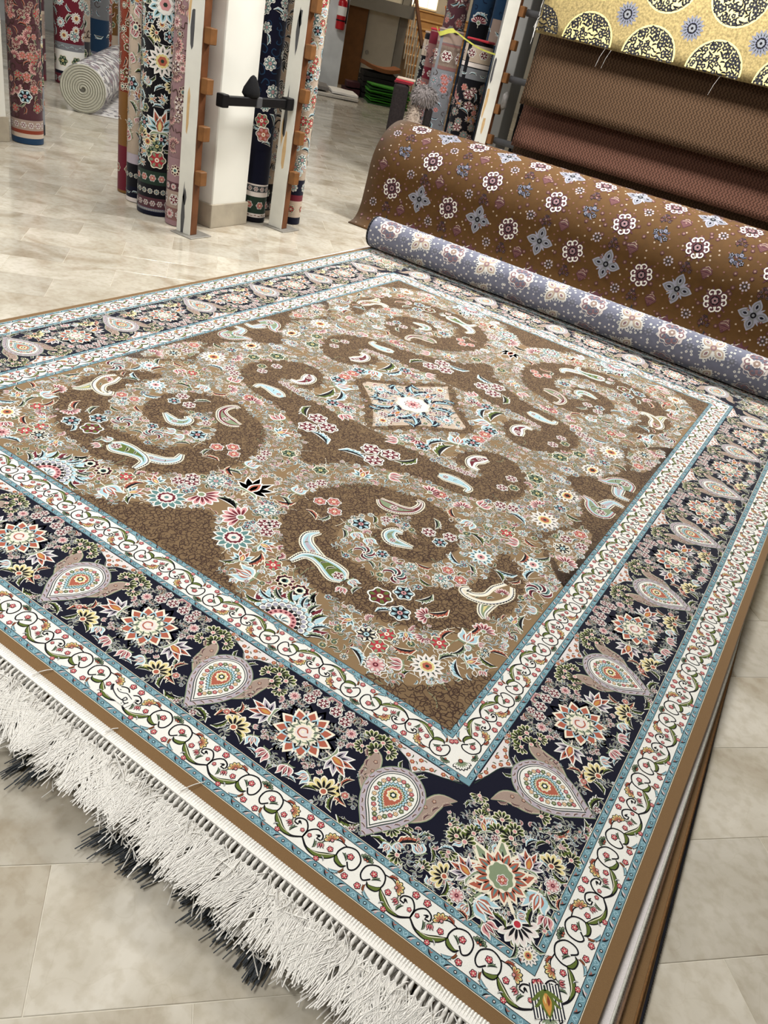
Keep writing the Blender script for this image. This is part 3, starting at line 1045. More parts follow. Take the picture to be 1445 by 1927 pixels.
standing_roll('rug_roll', 'dark navy rolled rug with a rose cluster and banded foot', -3.285, 3.115, 0.076, 0.076, 0, 2.2, 'navy',
              [(0, .035, 'black', None, 0), (.035, .06, 'palepink', 'lf4', .01), (.06, .17, 'dkgreen', 'pk', .026), (.17, .20, 'palepink', None, 0), (.2, .24, 'dkgrey', 'ro', .016), (.24, .25, 'palepink', None, 0), (.25, .46, 'navy', None, 0)],
              ['curl2', 'lf2', 'wh', 'curl0'], 15, .06, .035, [(.56, 'pk', .05), (.64, 'rd', .045)], group=G1, remaps=remap(dkbrown='deepblue'))
standing_roll('rug_roll', 'cream and grey scroll patterned rolled rug behind the right rack post', -3.40, 3.31, 0.085, 0.085, 0, 2.2, 'beige',
              [(0, .04, 'beige', None, 0), (.04, .1, 'dkgrey', 'ro', .02), (.1, .22, 'black', 'wh', .03), (.22, .3, 'beige', 'lf2', .03)],
              ['sw', 'curl2', 'lf2', 'wh'], 16, .075, .045, group=G1, remaps=remap(teal='grey', maroon='dkgrey', ltblue='grey', dkbrown='black', cream='lilac'))
standing_roll('rug_roll', 'white, navy and red rolled rug right of the right rack post', -3.165, 3.37, 0.07, 0.07, 0, 2.2, 'beige',
              [(0, .05, 'navy', None, 0), (.05, .16, 'beige', 'rd', .03), (.16, .2, 'maroon', None, 0), (.2, .3, 'navy', 'wh', .03)],
              ['rd', 'bl', 'lf2', 'tu2', 'wh'], 17, .06, .034, group=G1)
G2 = 'rolled rugs along the left aisle'
standing_roll('rug_roll', 'brown and rust rolled rug with a blue foot beside the left edge pillar', -5.33, 2.865, 0.11, 0.11, 0, 2.2, 'plum',
              [(0, .045, 'deepblue', None, 0), (.045, .075, 'beige', None, 0), (.075, .10, 'brick', None, 0), (.10, .17, 'taupe', 'ro', .022)],
              ['pk', 'ro', 'lf4', 'ca', 'lf', 'curl0', 'curl2', 'rd'], 21, .05, .03, [(.33, 'bl', .05), (1.05, 'bg', .05)], group=G2, remaps=remap(white='beige', palepink='taupe', cream='taupe'))
standing_roll('rug_roll', 'narrow black rolled rug with yellow blossoms behind the left edge roll', -5.585, 3.10, 0.09, 0.09, 0, 2.2, 'black',
              [(0, .08, 'black', None, 0), (.08, .12, 'grey', None, 0), (.12, .35, 'grey', 'rd', .03)], ['gn', 'ca3', 'rd', 'wh'], 22, .08, .03, group=G2)
standing_roll('rug_roll', 'dark red panelled rolled rug at the back left', -7.86, 4.86, 0.09, 0.09, 0, 2.2, 'plum',
              [(0, .06, 'maroon', None, 0), (.06, .40, 'plum', 'pk', .04), (.40, .43, 'beige', None, 0), (.43, .62, 'taupe', 'ro', .03), (.62, .65, 'beige', None, 0)], ['rd', 'pk', 'mg'], 23, .07, .03, group=G2)
standing_roll('rug_roll', 'bright red and cream rolled rug behind the white roll', -7.72, 5.17, 0.15, 0.15, 0, 2.2, 'maroon',
              [(0, .10, 'maroon', 'wh', .03), (.10, .13, 'navy', None, 0), (.13, .33, 'white', 'gn', .06), (.33, .4, 'grey', 'lf2', .02)], ['wh', 'su', 'lf', 'bg', 'lf2'], 24, .11, .055, group=G2)
standing_roll('rug_roll', 'pale beige floral rolled rug next to the red and cream one', -8.35, 5.80, 0.13, 0.13, 0, 2.2, 'beige',
              [(0, .12, 'grey', 'ro', .04), (.12, .36, 'dkgrey', 'gn', .05)], ['wh', 'lf', 'bg', 'curl0'], 25, .11, .055, group=G2)
standing_roll('rug_roll', 'slate grey rolled rug with a square panel in the back left row', -9.42, 7.0, 0.13, 0.13, 0, 2.2, 'grey',
              [(0, .12, 'steel', 'wh', .04), (.12, .5, 'deepblue', 'lf2', .06)], ['wh', 'lf2', 'bl', 'curl2'], 26, .1, .05, group=G2, remaps=remap(white='lilac', cream='lilac'))
standing_roll('rug_roll', 'thin brown rolled rug next to the slate grey one', -9.80, 7.42, 0.1, 0.1, 0, 2.2, 'rosewood',
              [(0, .1, 'navy', None, 0), (.1, .3, 'brick', 'ro', .04)], ['ro', 'lf4', 'pk'], 27, .1, .05, group=G2)
standing_roll('rug_roll', 'brown floral rolled rug farthest back on the left', -10.72, 8.3, 0.13, 0.13, 0, 2.2, 'ochre',
              [(0, .06, 'plum', None, 0), (.06, .2, 'beige', None, 0)], ['ro', 'gn', 'lf4', 'wh'], 28, .11, .055, group=G2)
standing_roll('rug_roll', 'black rolled rug in the dark far left corner', -11.6, 9.4, 0.2, 0.2, 0, 2.2, 'black',
              [(0, .1, 'dkgrey', None, 0)], ['curl0', 'wh', 'ro'], 29, .14, .05, group=G2, remaps=remap(white='grey', palepink='grey'))
G3 = 'folded rugs standing behind the brown roll'
VR = math.atan2(CAM.y - 6.3, CAM.x + 3.7) + PI / 2
standing_roll('folded_rug', 'narrow black floral folded rug leftmost of the standing folded rugs', -4.10, 6.55, 0.085, 0.06, VR, 1.27, 'black',
              [(0, .1, 'navy', None, 0), (1.08, 1.22, 'beige', 'ro', .03)], ['wh', 'gn', 'ro', 'lf'], 31, .07, .035, group=G3, cat='folded rug', top='taupe')
standing_roll('folded_rug', 'narrow red topped folded rug between the black and the grey one', -3.965, 6.39, 0.075, 0.055, VR, 1.31, 'rosewood',
              [(1.20, 1.30, 'maroon', None, 0), (.9, 1.0, 'maroon', 'ro', .03)], ['ro', 'pk', 'curl0', 'wh'], 32, .06, .03, group=G3, cat='folded rug', top='red', remaps=remap(white='grey'))
gr = standing_roll('folded_rug', 'wide grey folded rug with a nested square corner panel', -3.75, 6.25, 0.115, 0.07, VR, 1.33, 'grey',
                   [(1.24, 1.32, 'taupe', None, 0), (1.02, 1.235, 'rosewood', None, 0), (1.05, 1.215, 'beige', None, 0), (1.07, 1.195, 'taupe', 'ro', .05)], ['ro', 'wh', 'curl0', 'lf2', 'pk', 'lo2'], 33, .07, .034, group=G3, cat='folded rug',
                   top='taupe', remaps=remap(white='lilac', cream='lilac', sage='grey'))
standing_roll('folded_rug', 'wide black floral folded rug with a cream banded top beside the right post', -3.47, 6.33, 0.13, 0.08, VR, 1.31, 'black',
              [(1.14, 1.28, 'beige', 'ro', .04), (1.10, 1.135, 'palepink', None, 0), (1.0, 1.09, 'grey', 'lf2', .03)], ['ca', 'wh', 'pk', 'lf2', 'ro', 'lo2'], 34, .075, .042, group=G3, cat='folded rug', top='red', remaps=remap(white='taupe', cream='taupe'))
G4 = 'tall rolls behind the folded rugs'
standing_roll('rug_roll', 'tall taupe floral roll behind the grey folded rug', -4.15, 7.0, 0.11, 0.11, 0, 2.3, 'plum', [], ['ro', 'wh', 'pk', 'lf2'], 41, .08, .042, group=G4, remaps=remap(white='taupe', cream='taupe'))
standing_roll('rug_roll', 'tall deep blue roll left of the other blue roll', -3.93, 7.12, 0.11, 0.11, 0, 2.3, 'deepblue', [(0, 1.45, 'black', 'wh', .05)], ['curl0', 'curl2'], 42, .09, .03, [(1.5, 'lf2', .08), (1.48, 'ca', .07)], group=G4, remaps=remap(dkbrown='navy'))
standing_roll('rug_roll', 'tall deep blue roll with a white flame border behind the right post', -3.70, 7.16, 0.115, 0.115, 0, 2.3, 'deepblue', [(0, 1.3, 'deepblue', None, 0), (1.3, 1.52, 'taupe', 'lf2', .05)], ['curl0', 'curl2'], 43, .09, .03, group=G4, remaps=remap(dkbrown='navy'))
standing_roll('rug_roll', 'black and grey ornate roll between the right post and the hanging carpets', -3.05, 7.05, 0.16, 0.16, 0, 2.3, 'black', [], ['curl0', 'curl2', 'sw', 'curl1'], 44, .085, .045, group=G4, remaps=remap(dkbrown='grey', cream='grey', teal='dkgrey', maroon='black'))
# yellow ribbon tied across the folded rugs
M_rib = mat('yellow_ribbon', (206, 206, 96), 0.6, 0.1, 30)
rbm = MB()
path = [(-3.93, 6.27, 1.345), (-3.82, 6.16, 1.30), (-3.68, 6.14, 1.345), (-3.52, 6.14, 1.30), (-3.36, 6.14, 1.26), (-3.06, 5.99, 1.245)]
sm = smooth(path, 5)
ring = [[(p[0], p[1], p[2] - 0.008 - (0.012 if 4 < i < 11 else 0)), (p[0] - 0.002, p[1] - 0.002, p[2] + 0.006 + (0.012 if 4 < i < 11 else 0)), (p[0] + 0.003, p[1] + 0.003, p[2])] for i, p in enumerate(sm)]
tag(rbm.loft(ring).build('ribbon', M_rib), 'yellow plastic ribbon tied from the folded rugs to the right post', 'ribbon')

# shaggy sheepskin bundle in front of the folded rugs
sk = empty('sheepskin_bundle', (-3.765, 5.88, 0), VR)
tag(sk, 'folded beige and grey sheepskin rug standing left of the grey folded rug', 'rug')
M_fur = mat('beige_fur', (176, 160, 146), 1.0, 0.25, 60, 0.4, sheen=0.3)
M_furg = mat('grey_fur', (140, 132, 130), 1.0, 0.3, 60, 0.4, sheen=0.3)
M_furd = mat('dark_fur', (38, 32, 32), 1.0, 0.3, 60, 0.4)
rg = random.Random(77)


def fur_blob(cx, cy, cz, rx, ry, rz, m, name, n=900, ln=0.035):
    mb = MB()
    prof = []
    rr = []
    for i in range(9):
        t = PI * i / 8
        rr.append([(cx + rx * math.sin(t) * math.cos(a) + .001, cy + ry * math.sin(t) * math.sin(a), cz - rz * math.cos(t)) for a in np.linspace(0, 2 * PI, 15)[:-1]])
    mb.loft(rr)
    for k in range(n):
        a, t = rg.uniform(0, 2 * PI), math.acos(rg.uniform(-1, 1))
        nrm = Vector((math.sin(t) * math.cos(a), math.sin(t) * math.sin(a), math.cos(t)))
        p = Vector((cx + rx * nrm.x, cy + ry * nrm.y, cz + rz * nrm.z))
        d = (nrm + Vector((rg.uniform(-.6, .6), rg.uniform(-.6, .6), -0.8))).normalized() * ln * rg.uniform(.6, 1.3)
        s_ = nrm.cross(Vector((rg.uniform(-1, 1), rg.uniform(-1, 1), rg.uniform(-1, 1)))).normalized() * 0.006
        mb.add([p - s_, p + s_, p + d], [(0, 1, 2)])
    return mb.build(name, m, sk)


fur_blob(0.0, -0.02, 0.36, 0.085, 0.06, 0.35, M_fur, 'pale_fold', 1100)
fur_blob(0.065, -0.02, 0.79, 0.115, 0.07, 0.085, M_furg, 'grey_fold', 900)
MB().box((-0.23, -0.07, 0.002), (-0.092, 0.08, 0.845), 0.02).build('dark_fold', M_furd, sk)
MB().box((0.095, -0.05, 0.002), (0.17, 0.06, 0.70), 0.02).build('dark_fold', M_furd, sk)
for k, c in enumerate(('maroon', 'red', 'beige')):
    o = MB().box((-0.085, -0.06, -0.008), (0.085, 0.06, 0.008), 0.004).build('small_mat', pmat(c))
    o.location = Vector((-3.765, 5.88, 0.854 + 0.017 * k)) + Vector((math.cos(VR), math.sin(VR), 0)) * (-0.15 + 0.01 * k)
    o.rotation_euler = (0, 0, VR)
    tag(o, '%s small mat lying flat on the sheepskin bundle' % ('dark red', 'bright red', 'beige')[k], 'mat', 'mats on the sheepskin')

# ------------------------------------------------------------------ white roll lying on the floor
WR = empty('carpet_roll', (-6.33, 4.20, 0), math.atan2(0.76, -0.65))
tag(WR, 'white and lilac rolled carpet lying on the floor at the back left', 'carpet roll')
R0 = 0.205
n = 40
rings = [[(x, R0 * math.cos(2 * PI * k / n), R0 + R0 * math.sin(2 * PI * k / n)) for k in range(n)] for x in (0.0, 2.3)]
MB().loft(rings, cap=False).build('roll', mat('felt_white', (206, 202, 198), 0.9, 0.05, 40, 0.1), WR, True)
M_felt = mat('felt_edge', (186, 184, 168), 0.95, 0.08, 60, 0.2)
# spiral edge of the rolled layers
sp = MB()
v, f = [], []
turns = 9
for i in range(turns * 28 + 1):
    t = 2 * PI * i / 28
    r0 = 0.012 + (R0 - 0.012) * i / (turns * 28)
    r1 = r0 + (R0 - 0.012) / turns * 0.86
    r1 = min(r1, R0)
    k = 0.010 * (1 - i / (turns * 28))
    for rr, xx in ((r0, -0.004 - k), ((r0 + r1) / 2, -0.009 - k), (r1, -0.004 - k)):
        v.append((xx, rr * math.cos(t), R0 + rr * math.sin(t)))
    if i:
        q = 3 * i
        f += [(q - 3, q - 2, q + 1, q), (q - 2, q - 1, q + 2, q + 1)]
sp.add(v, f)
sp.build('rolled_edge', M_felt, WR)
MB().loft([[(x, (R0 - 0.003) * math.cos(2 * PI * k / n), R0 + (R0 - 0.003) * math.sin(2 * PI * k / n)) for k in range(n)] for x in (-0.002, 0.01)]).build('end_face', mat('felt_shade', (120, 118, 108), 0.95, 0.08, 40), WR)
MB().box((0.02, -0.36, 0.0005), (2.2, -0.02, 0.007), 0.002).build('loose_flap', mat('felt_white', (0, 0, 0)), WR)
art = Art()
rg = random.Random(3)
for u, v in jitter_grid(0.02, 2.25, -0.12, 0.75, 0.085, rg):
    art.put(MO[rg.choice(['lf', 'lf2', 'ca'])], u, v, rg.uniform(0, 6.28), 0.05, remap=remap(white='grey', cream='steel2', sage='taupe', ltblue='lilac', dkgreen='rosewood', black='grey', maroon='mauve', pink='lilac'))


def wmap(V):
    t = V[:, 1] / R0
    k = R0 + 0.0015 + V[:, 2] * 0.0004
    return np.column_stack([V[:, 0], -k * np.cos(t), R0 + k * np.sin(t)])


art.build('printed_pattern', wmap, WR)
art = Art()
for u, v in jitter_grid(0.06, 1.6, -0.33, -0.06, 0.085, rg):
    art.put(MO[rg.choice(['lf', 'lf2'])], u, v, rg.uniform(0, 6.28), 0.04, remap=remap(white='grey', cream='steel2', sage='taupe', ltblue='lilac', dkgreen='grey', black='grey'))
art.build('flap_pattern', lambda V: np.column_stack([V[:, 0], V[:, 1], 0.0075 + V[:, 2] * 0.0003]), WR)

# ------------------------------------------------------------------ printed carpet rolls and hanging carpets
def m_ring(bg='plum', cu='white', pk='mauve', dk='black', frill=None):
    a = Art()
    if frill:
        a.scallop(1.12, 12, frill, 0)
    else:
        for k in range(12):
            t = 2 * PI * k / 12
            a.stroke([(0.6 * math.cos(t), 0.6 * math.sin(t)), (1.15 * math.cos(t), 1.15 * math.sin(t))], [0.3, 0.05], bg, 0, 1)
    a.scallop(0.95, 8, bg, 1)
    for k in range(8):
        t = 2 * PI * k / 8
        s = -1 if k % 2 else 1
        pts = [(0.46, -0.12), (0.72, -0.26), (0.88, -0.05), (0.76, 0.16), (0.58, 0.10), (0.62, -0.02)]
        c, q = math.cos(t), math.sin(t)
        a.stroke([(x * c - y * s * q, x * q + y * s * c) for x, y in pts], 0.105, cu, 2, 3)
    a.scallop(0.36, 8, dk, 3)
    a.scallop(0.27, 6, pk, 4)
    a.disc(0, 0, 0.10, dk, 5, 6)
    return a.done()


def m_quat(out='steel2', inn='grey', dk='black', hatch=None):
    a = Art()
    for k in range(4):
        t = PI / 2 * k
        c, q = math.cos(t), math.sin(t)
        R = lambda l: [(x * c - y * q, x * q + y * c) for x, y in l]
        a.stroke(R([(0.05, 0), (0.45, 0), (0.75, 0), (1.05, 0)]), [0.2, 0.66, 0.56, 0.04], out, 0)
        if hatch:
            for s in np.linspace(-1, 1, 9):
                a.stroke(R([(0.55 + 0.3 * math.cos(s * 1.9), 0.34 * math.sin(s * 1.9)), (0.55 + 0.46 * math.cos(s * 1.9), 0.50 * math.sin(s * 1.9))]), 0.05, hatch, 1, 1)
        a.stroke(R([(0.12, 0), (0.45, 0), (0.72, 0), (0.92, 0)]), [0.1, 0.48, 0.40, 0.04], inn, 2)
        a.stroke(R([(0.35, 0), (0.55, 0), (0.75, 0)]), [0.1, 0.30, 0.12], out, 3)
        a.stroke(R([(0.42, 0), (0.55, 0), (0.70, 0)]), [0.05, 0.17, 0.05], dk, 4)
        a.stroke(R([(0.15, 0.15), (0.42, 0.42), (0.55, 0.55)]), [0.12, 0.12, 0.02], out, 0, 2)
    a.disc(0, 0, 0.2, dk, 5)
    a.disc(0, 0, 0.10, inn, 6, 6)
    return a.done()


def m_spray(cols=('steel', 'dkgrey', 'steel2'), n=13, seed=1):
    r = random.Random(seed)
    a = Art()
    for k in range(n):
        t = 2 * PI * k / n
        d = r.uniform(0.25, 0.75)
        c = cols[k % len(cols)]
        a.put(m_rosette(5, 'black', c, cols[(k + 1) % len(cols)], 'black') if k % 2 else m_leaf(c, 'black', c), d * math.cos(t), d * 1.15 * math.sin(t), t, 0.28, dl=0.3 * (k % 3))
    return a.done()


def m_lamp(c='rosewood', d='plum', hi='beige'):
    a = Art()
    a.poly([(-0.7, 0), (-0.55, 0.45), (0, 0.75), (0.55, 0.45), (0.7, 0), (0.3, -0.45), (0, -0.8), (-0.3, -0.45)], d, 0)
    for k in range(4):
        y = 0.05 + 0.16 * k
        wv = 0.6 - 0.1 * k
        a.stroke([(-wv, y), (0, y + 0.16), (wv, y)], 0.06, hi if k % 2 else c, 1)
    for k in range(4):
        a.stroke([(-0.5 + 0.12 * k, -0.1 - 0.15 * k), (0.5 - 0.12 * k, -0.1 - 0.15 * k)], 0.06, c, 1, 1)
    a.disc(0, 0.85, 0.08, d, 1, 6)
    return a.done()


def m_stardots(c='lilac', d='dkgrey'):
    a = Art()
    for k in range(8):
        t = 2 * PI * k / 8
        a.disc(0.6 * math.cos(t), 0.6 * math.sin(t), 0.17, c, 0, 6)
        a.stroke([(0.15 * math.cos(t), 0.15 * math.sin(t)), (0.45 * math.cos(t), 0.45 * math.sin(t))], 0.12, d, 0, 1)
    a.disc(0, 0, 0.16, c, 1, 6)
    return a.done()


def m_sq(c='white', d='steel'):
    a = Art()
    a.poly([(-1, -0.7), (-0.7, -1), (0.7, -1), (1, -0.7), (1, 0.7), (0.7, 1), (-0.7, 1), (-1, 0.7)], c, 0)
    a.disc(0, 0, 0.35, d, 1, 6)
    return a.done()


def profmap(prof, dz=0.0004, base=0.0012):
    """prof: (y, z) polyline; art x -> X, art y -> arc length along prof"""
    P = np.array(prof)
    d = np.linalg.norm(np.diff(P, axis=0), axis=1)
    S_ = np.concatenate([[0], np.cumsum(d)])
    T = np.gradient(P, axis=0)
    T /= np.linalg.norm(T, axis=1)[:, None]

    def fn(V):
        y = np.interp(V[:, 1], S_, P[:, 0])
        z = np.interp(V[:, 1], S_, P[:, 1])
        ty = np.interp(V[:, 1], S_, T[:, 0])
        tz = np.interp(V[:, 1], S_, T[:, 1])
        k = base + V[:, 2] * dz
        return np.column_stack([V[:, 0], y + tz * k, z - ty * k])
    return fn, S_[-1]


def sheet(prof, x0, x1, th, nx=24):
    """extruded curved sheet; thickness grows away from the pattern side"""
    P = np.array(prof)
    T = np.gradient(P, axis=0)
    T /= np.linalg.norm(T, axis=1)[:, None]
    ring = [tuple(p) for p in P] + [tuple(p) for p in (P - np.column_stack([T[:, 1], -T[:, 0]]) * th)[::-1]]
    return MB().loft([[(x, y, z) for y, z in ring] for x in np.linspace(x0, x1, nx)])


# big brown roll
YB, RB = 4.40, 0.36
br = empty('carpet_roll', (-0.85, YB, 0))
tag(br, 'big golden brown printed carpet roll with white ring motifs', 'carpet roll')
XB0, XB1 = -3.0 + 0.85, 1.4 + 0.85
arc = [(RB * math.cos(math.radians(t)), RB + 0.004 + RB * math.sin(math.radians(t))) for t in range(10, 186, 5)]
foot = [(-0.372, 0.25), (-0.385, 0.15), (-0.41, 0.075), (-0.455, 0.025), (-0.52, 0.008)]
prof = [tuple(q) for q in smooth(arc[:-1] + foot, 2)]
M_brn = mat('brown_velour', (84, 56, 19), 0.85, 0.08, 30, 0.05, sheen=0.06)
M_back = mat('carpet_backing', (116, 92, 70), 0.95, 0.1, 60, 0.2)
sheet(prof, XB0, XB1, 0.006).build('outer_sheet', M_brn, br, True)
n = 36
MB().loft([[(x, (RB - 0.008) * math.cos(2 * PI * k / n), RB + 0.004 + (RB - 0.008) * math.sin(2 * PI * k / n)) for k in range(n)] for x in (XB0 + 0.004, XB1 - 0.004)]).build('rolled_core', mat('core_dark', (44, 50, 66), 0.95, 0.1, 40), br, True)
v, f = [], []
for i in range(7 * 30 + 1):
    t = 2 * PI * i / 30
    r0 = 0.03 + (RB - 0.045) * i / 210
    for rr, xx in ((r0, XB0), (r0 + 0.018, XB0 - 0.005), (r0 + 0.034, XB0)):
        v.append((xx, rr * math.cos(t), RB + 0.004 + rr * math.sin(t)))
    if i:
        q = 3 * i
        f += [(q - 3, q - 2, q + 1, q), (q - 2, q - 1, q + 2, q + 1)]
MB().add(v, f).build('rolled_edge', M_back, br)
fn, SL = profmap(prof)
S0 = RB * math.radians(80)          # arc length of the crest
RING, QUAT, LAMP_, STARD = m_ring(), m_quat(), m_lamp(), m_stardots()
SPR, SPR2 = m_spray(), m_spray(('plum', 'dkgrey', 'rosewood'), 13, 2)
art = Art()
rg = random.Random(8)
base = -2.77 + 0.85
for row in range(-1, 4):
    s = S0 + 0.10 + 0.262 * row
    sh = 0.0 if row % 2 == 0 else 0.255
    for k in range(-2, 10):
        x = base + sh + 0.49 * k
        big = []
        if XB0 + 0.02 < x < XB1 - 0.09:
            big.append((RING, x, s, 0.078))
        if row % 2 == 0:
            big.append((QUAT, x + 0.245, s + 0.008, 0.092))
        else:
            big.append((SPR, x + 0.245, s - 0.01, 0.062))
        big.append((LAMP_, x + 0.115, s + 0.125, 0.055))
        big.append((STARD, x + 0.36, s + 0.13, 0.042))
        big.append((SPR2, x - 0.01, s + 0.135, 0.045))
        for m_, bx, bs, sc in big:
            if XB0 + sc * 1.1 < bx < XB1 - sc * 1.1 and sc * 1.2 < bs < SL - sc * 1.2:
                art.put(m_, bx, bs, PI if m_ is LAMP_ else 0, sc)
SQ = m_sq('rosewood', 'ochre')
SQL = m_sq('beige', 'ochre')
DOT = m_rosette(6, 'plum', 'rosewood', 'plum', 'beige')
for u, v in jitter_grid(XB0 + 0.02, XB1 - 0.02, 0.03, SL - 0.02, 0.055, rg, 0.45):
    t = rg.random()
    art.put(SQL if t < 0.35 else SQ if t < 0.75 else DOT, u, v, rg.uniform(0, 1.5), 0.005 if t < 0.75 else 0.014, dl=-0.4)
art.build('printed_pattern', fn, br)

# grey roll lying on the far end of the rug
YG, RG = 3.285, 0.098
gr = empty('carpet_roll', (-0.75, YG, HR + 0.004))
tag(gr, 'long slim grey printed carpet roll lying across the far end of the rug', 'carpet roll')
XG0, XG1 = -2.40 + 0.75, 0.95 + 0.75
garc = [(RG * math.cos(math.radians(t)), RG + RG * math.sin(math.radians(t))) for t in range(0, 361, 6)]
M_gry = mat('grey_velour', (112, 114, 130), 0.9, 0.08, 30, 0.05, sheen=0.2)
MB().loft([[(x, y, z) for y, z in garc[:-1]] for x in (XG0, XG0 + 0.004, XG1 - 0.004, XG1)]).build('roll', M_gry, gr, True)
MB().loft([[(x, (RG + e) * math.cos(2 * PI * k / 30), RG + (RG + e) * math.sin(2 * PI * k / 30)) for k in range(30)] for x, e in ((XG0 - 0.004, -0.012), (XG0 - 0.004, -0.001), (XG0 + 0.006, 0.0015), (XG0 + 0.012, 0.0))], cap=False).build('bound_edge', M_cloth, gr, True)
v, f = [], []
for i in range(6 * 24 + 1):
    t = 2 * PI * i / 24
    r0 = 0.01 + (RG - 0.022) * i / 144
    for rr, xx in ((r0, XG0 - 0.002), (r0 + 0.006, XG0 - 0.006), (r0 + 0.012, XG0 - 0.002)):
        v.append((xx, rr * math.cos(t), RG + rr * math.sin(t)))
    if i:
        q = 3 * i
        f += [(q - 3, q - 2, q + 1, q), (q - 2, q - 1, q + 2, q + 1)]
MB().add(v, f).build('rolled_edge', M_back, gr)
gfn, GL = profmap(garc, 0.00025, 0.0012)
gq = RG * math.radians(90)
RINGG = m_ring('white', 'mauve', 'taupe', 'palepink', 'palepink')
QUATG = m_quat('palepink', 'mauve', 'grey', 'white')
QUATG = m_quat('white', 'beige', 'mauve', 'white')
art = Art()
rg = random.Random(4)
bx = -2.245 + 0.75
occ = []
for k in range(-1, 14):
    for row, ds in ((0, 0.075), (1, -0.12), (2, 0.27)):
        x = bx + 0.235 * k + 0.1175 * (row % 2)
        s = gq + ds
        if XG0 + 0.08 < x < XG1 - 0.08:
            art.put(RINGG if (k + row) % 2 == 0 else QUATG, x, s, 0.5 if (k + row) % 2 else 0, 0.072 if (k + row) % 2 == 0 else 0.086)
            occ.append((x, s, 0.075))
            x2 = x + 0.1175
            if XG0 + 0.06 < x2 < XG1 - 0.06:
                art.put(STARD, x2, s + 0.035, 0, 0.034, remap=remap(lilac='steel2', dkgrey='grey'))
                occ.append((x2, s + 0.035, 0.03))
SQG = m_sq('white', 'steel')
for u, v in jitter_grid(XG0 + 0.02, XG1 - 0.02, 0.01, GL - 0.01, 0.036, rg, 0.4):
    if any((u - a) ** 2 + (v - b) ** 2 < c * c for a, b, c in occ):
        continue
    art.put(SQG, u, v, 0.78 * rg.randint(0, 1), 0.0062 * rg.uniform(0.7, 1.15))
art.build('printed_pattern', gfn, gr)


# hanging carpets on the rack
def zigzag(name, c1, c2):
    m = bpy.data.materials.new(name)
    m.use_nodes = True
    nt = m.node_tree
    N, K = nt.nodes, nt.links.new
    b = N['Principled BSDF']
    b.inputs['Roughness'].default_value = 0.95
    b.inputs['Specular IOR Level'].default_value = 0.1
    tc = N.new('ShaderNodeTexCoord')
    sx = N.new('ShaderNodeSeparateXYZ')
    K(tc.outputs['Object'], sx.inputs[0])

    def ma(op, a, bb=None):
        n_ = N.new('ShaderNodeMath')
        n_.operation = op
        for i, q in enumerate((a, bb)):
            if q is None:
                continue
            if isinstance(q, (int, float)):
                n_.inputs[i].default_value = q
            else:
                K(q, n_.inputs[i])
        return n_.outputs[0]
    tri = ma('PINGPONG', ma('ADD', sx.outputs['Z'], 10.0), 0.016)
    u = ma('ADD', sx.outputs['X'], ma('MULTIPLY', tri, 0.9))
    nz = N.new('ShaderNodeTexNoise')
    nz.inputs['Scale'].default_value = 90
    K(tc.outputs['Object'], nz.inputs['Vector'])
    u = ma('ADD', u, ma('MULTIPLY', nz.outputs['Fac'], 0.006))
    s = ma('PINGPONG', ma('ADD', u, 10.0), 0.0135)
    s = ma('MULTIPLY', s, 80.0)
    r = N.new('ShaderNodeValToRGB')
    r.color_ramp.elements[0].position = 0.08
    r.color_ramp.elements[0].color = rgb(c2)
    r.color_ramp.elements[1].position = 0.5
    r.color_ramp.elements[1].color = rgb(c1)
    K(s, r.inputs['Fac'])
    K(r.outputs['Color'], b.inputs['Base Color'])
    bp = N.new('ShaderNodeBump')
    bp.inputs['Strength'].default_value = 0.9
    bp.inputs['Distance'].default_value = 0.004
    K(s, bp.inputs['Height'])
    K(bp.outputs['Normal'], b.inputs['Normal'])
    return m


def hang(name, label, prof, x0, x1, m, th=0.012):
    o = empty(name, ((x0 + x1) / 2, prof[-1][0], prof[-1][1]))
    tag(o, label, 'carpet', 'carpets hung on the rack')
    c = o.location.copy()
    pr = [tuple(q) for q in smooth(prof, 6)]
    pl = [(y - c.y, z - c.z) for y, z in pr]
    sh = sheet(pl, x0 - c.x, x1 - c.x, th, 40).build('hanging_sheet', m, o, True)
    return o, pl, c


Z1 = zigzag('zigzag_brown', (86, 66, 49), (48, 36, 27))
Z2 = zigzag('zigzag_rose', (98, 68, 56), (56, 38, 32))
Z3 = zigzag('zigzag_brown_shaded', (66, 50, 37), (42, 31, 24))  # brown zigzag darkened: shade low on the rack put into the colour
# rolled pieces lying on the pipes, each with its loose end hanging in front
hang('hanging_carpet', 'brown zigzag carpet, coloured darker for shade, hanging lowest behind the brown roll', [(5.84, 1.02), (5.80, 1.05), (5.74, 0.98), (5.72, 0.6), (5.70, 0.12)], -2.62, 1.3, Z3)
hang('hanging_carpet', 'rose brown zigzag carpet hanging below the brown one', [(5.86, 1.42), (5.78, 1.46), (5.70, 1.38), (5.66, 1.0), (5.60, 0.64)], -2.60, 1.3, Z2)
hang('hanging_carpet', 'brown zigzag carpet hanging below the gold one', [(5.86, 1.88), (5.76, 1.92), (5.66, 1.82), (5.60, 1.4), (5.545, 0.965)], -2.60, 1.3, Z1)
M_gold = mat('gold_mottled', (140, 124, 82), 0.9, 0.4, 70, 0.5)
gc, gpl, c = hang('hanging_carpet', 'gold mottled carpet with dark round medallions hanging topmost', [(5.88, 2.62), (5.76, 2.66), (5.62, 2.55), (5.54, 2.0), (5.485, 1.475)], -2.60, 1.3, M_gold)
SUN = m_sun('steel', 'grey', 'black', 'black', 'grey', 16)
BL5 = m_rosette(5, 'black', 'dkgrey', 'black', 'cream')
med = Art()
med.disc(0, 0, 1.0, 'yellow', 0, 40)
rg = random.Random(6)
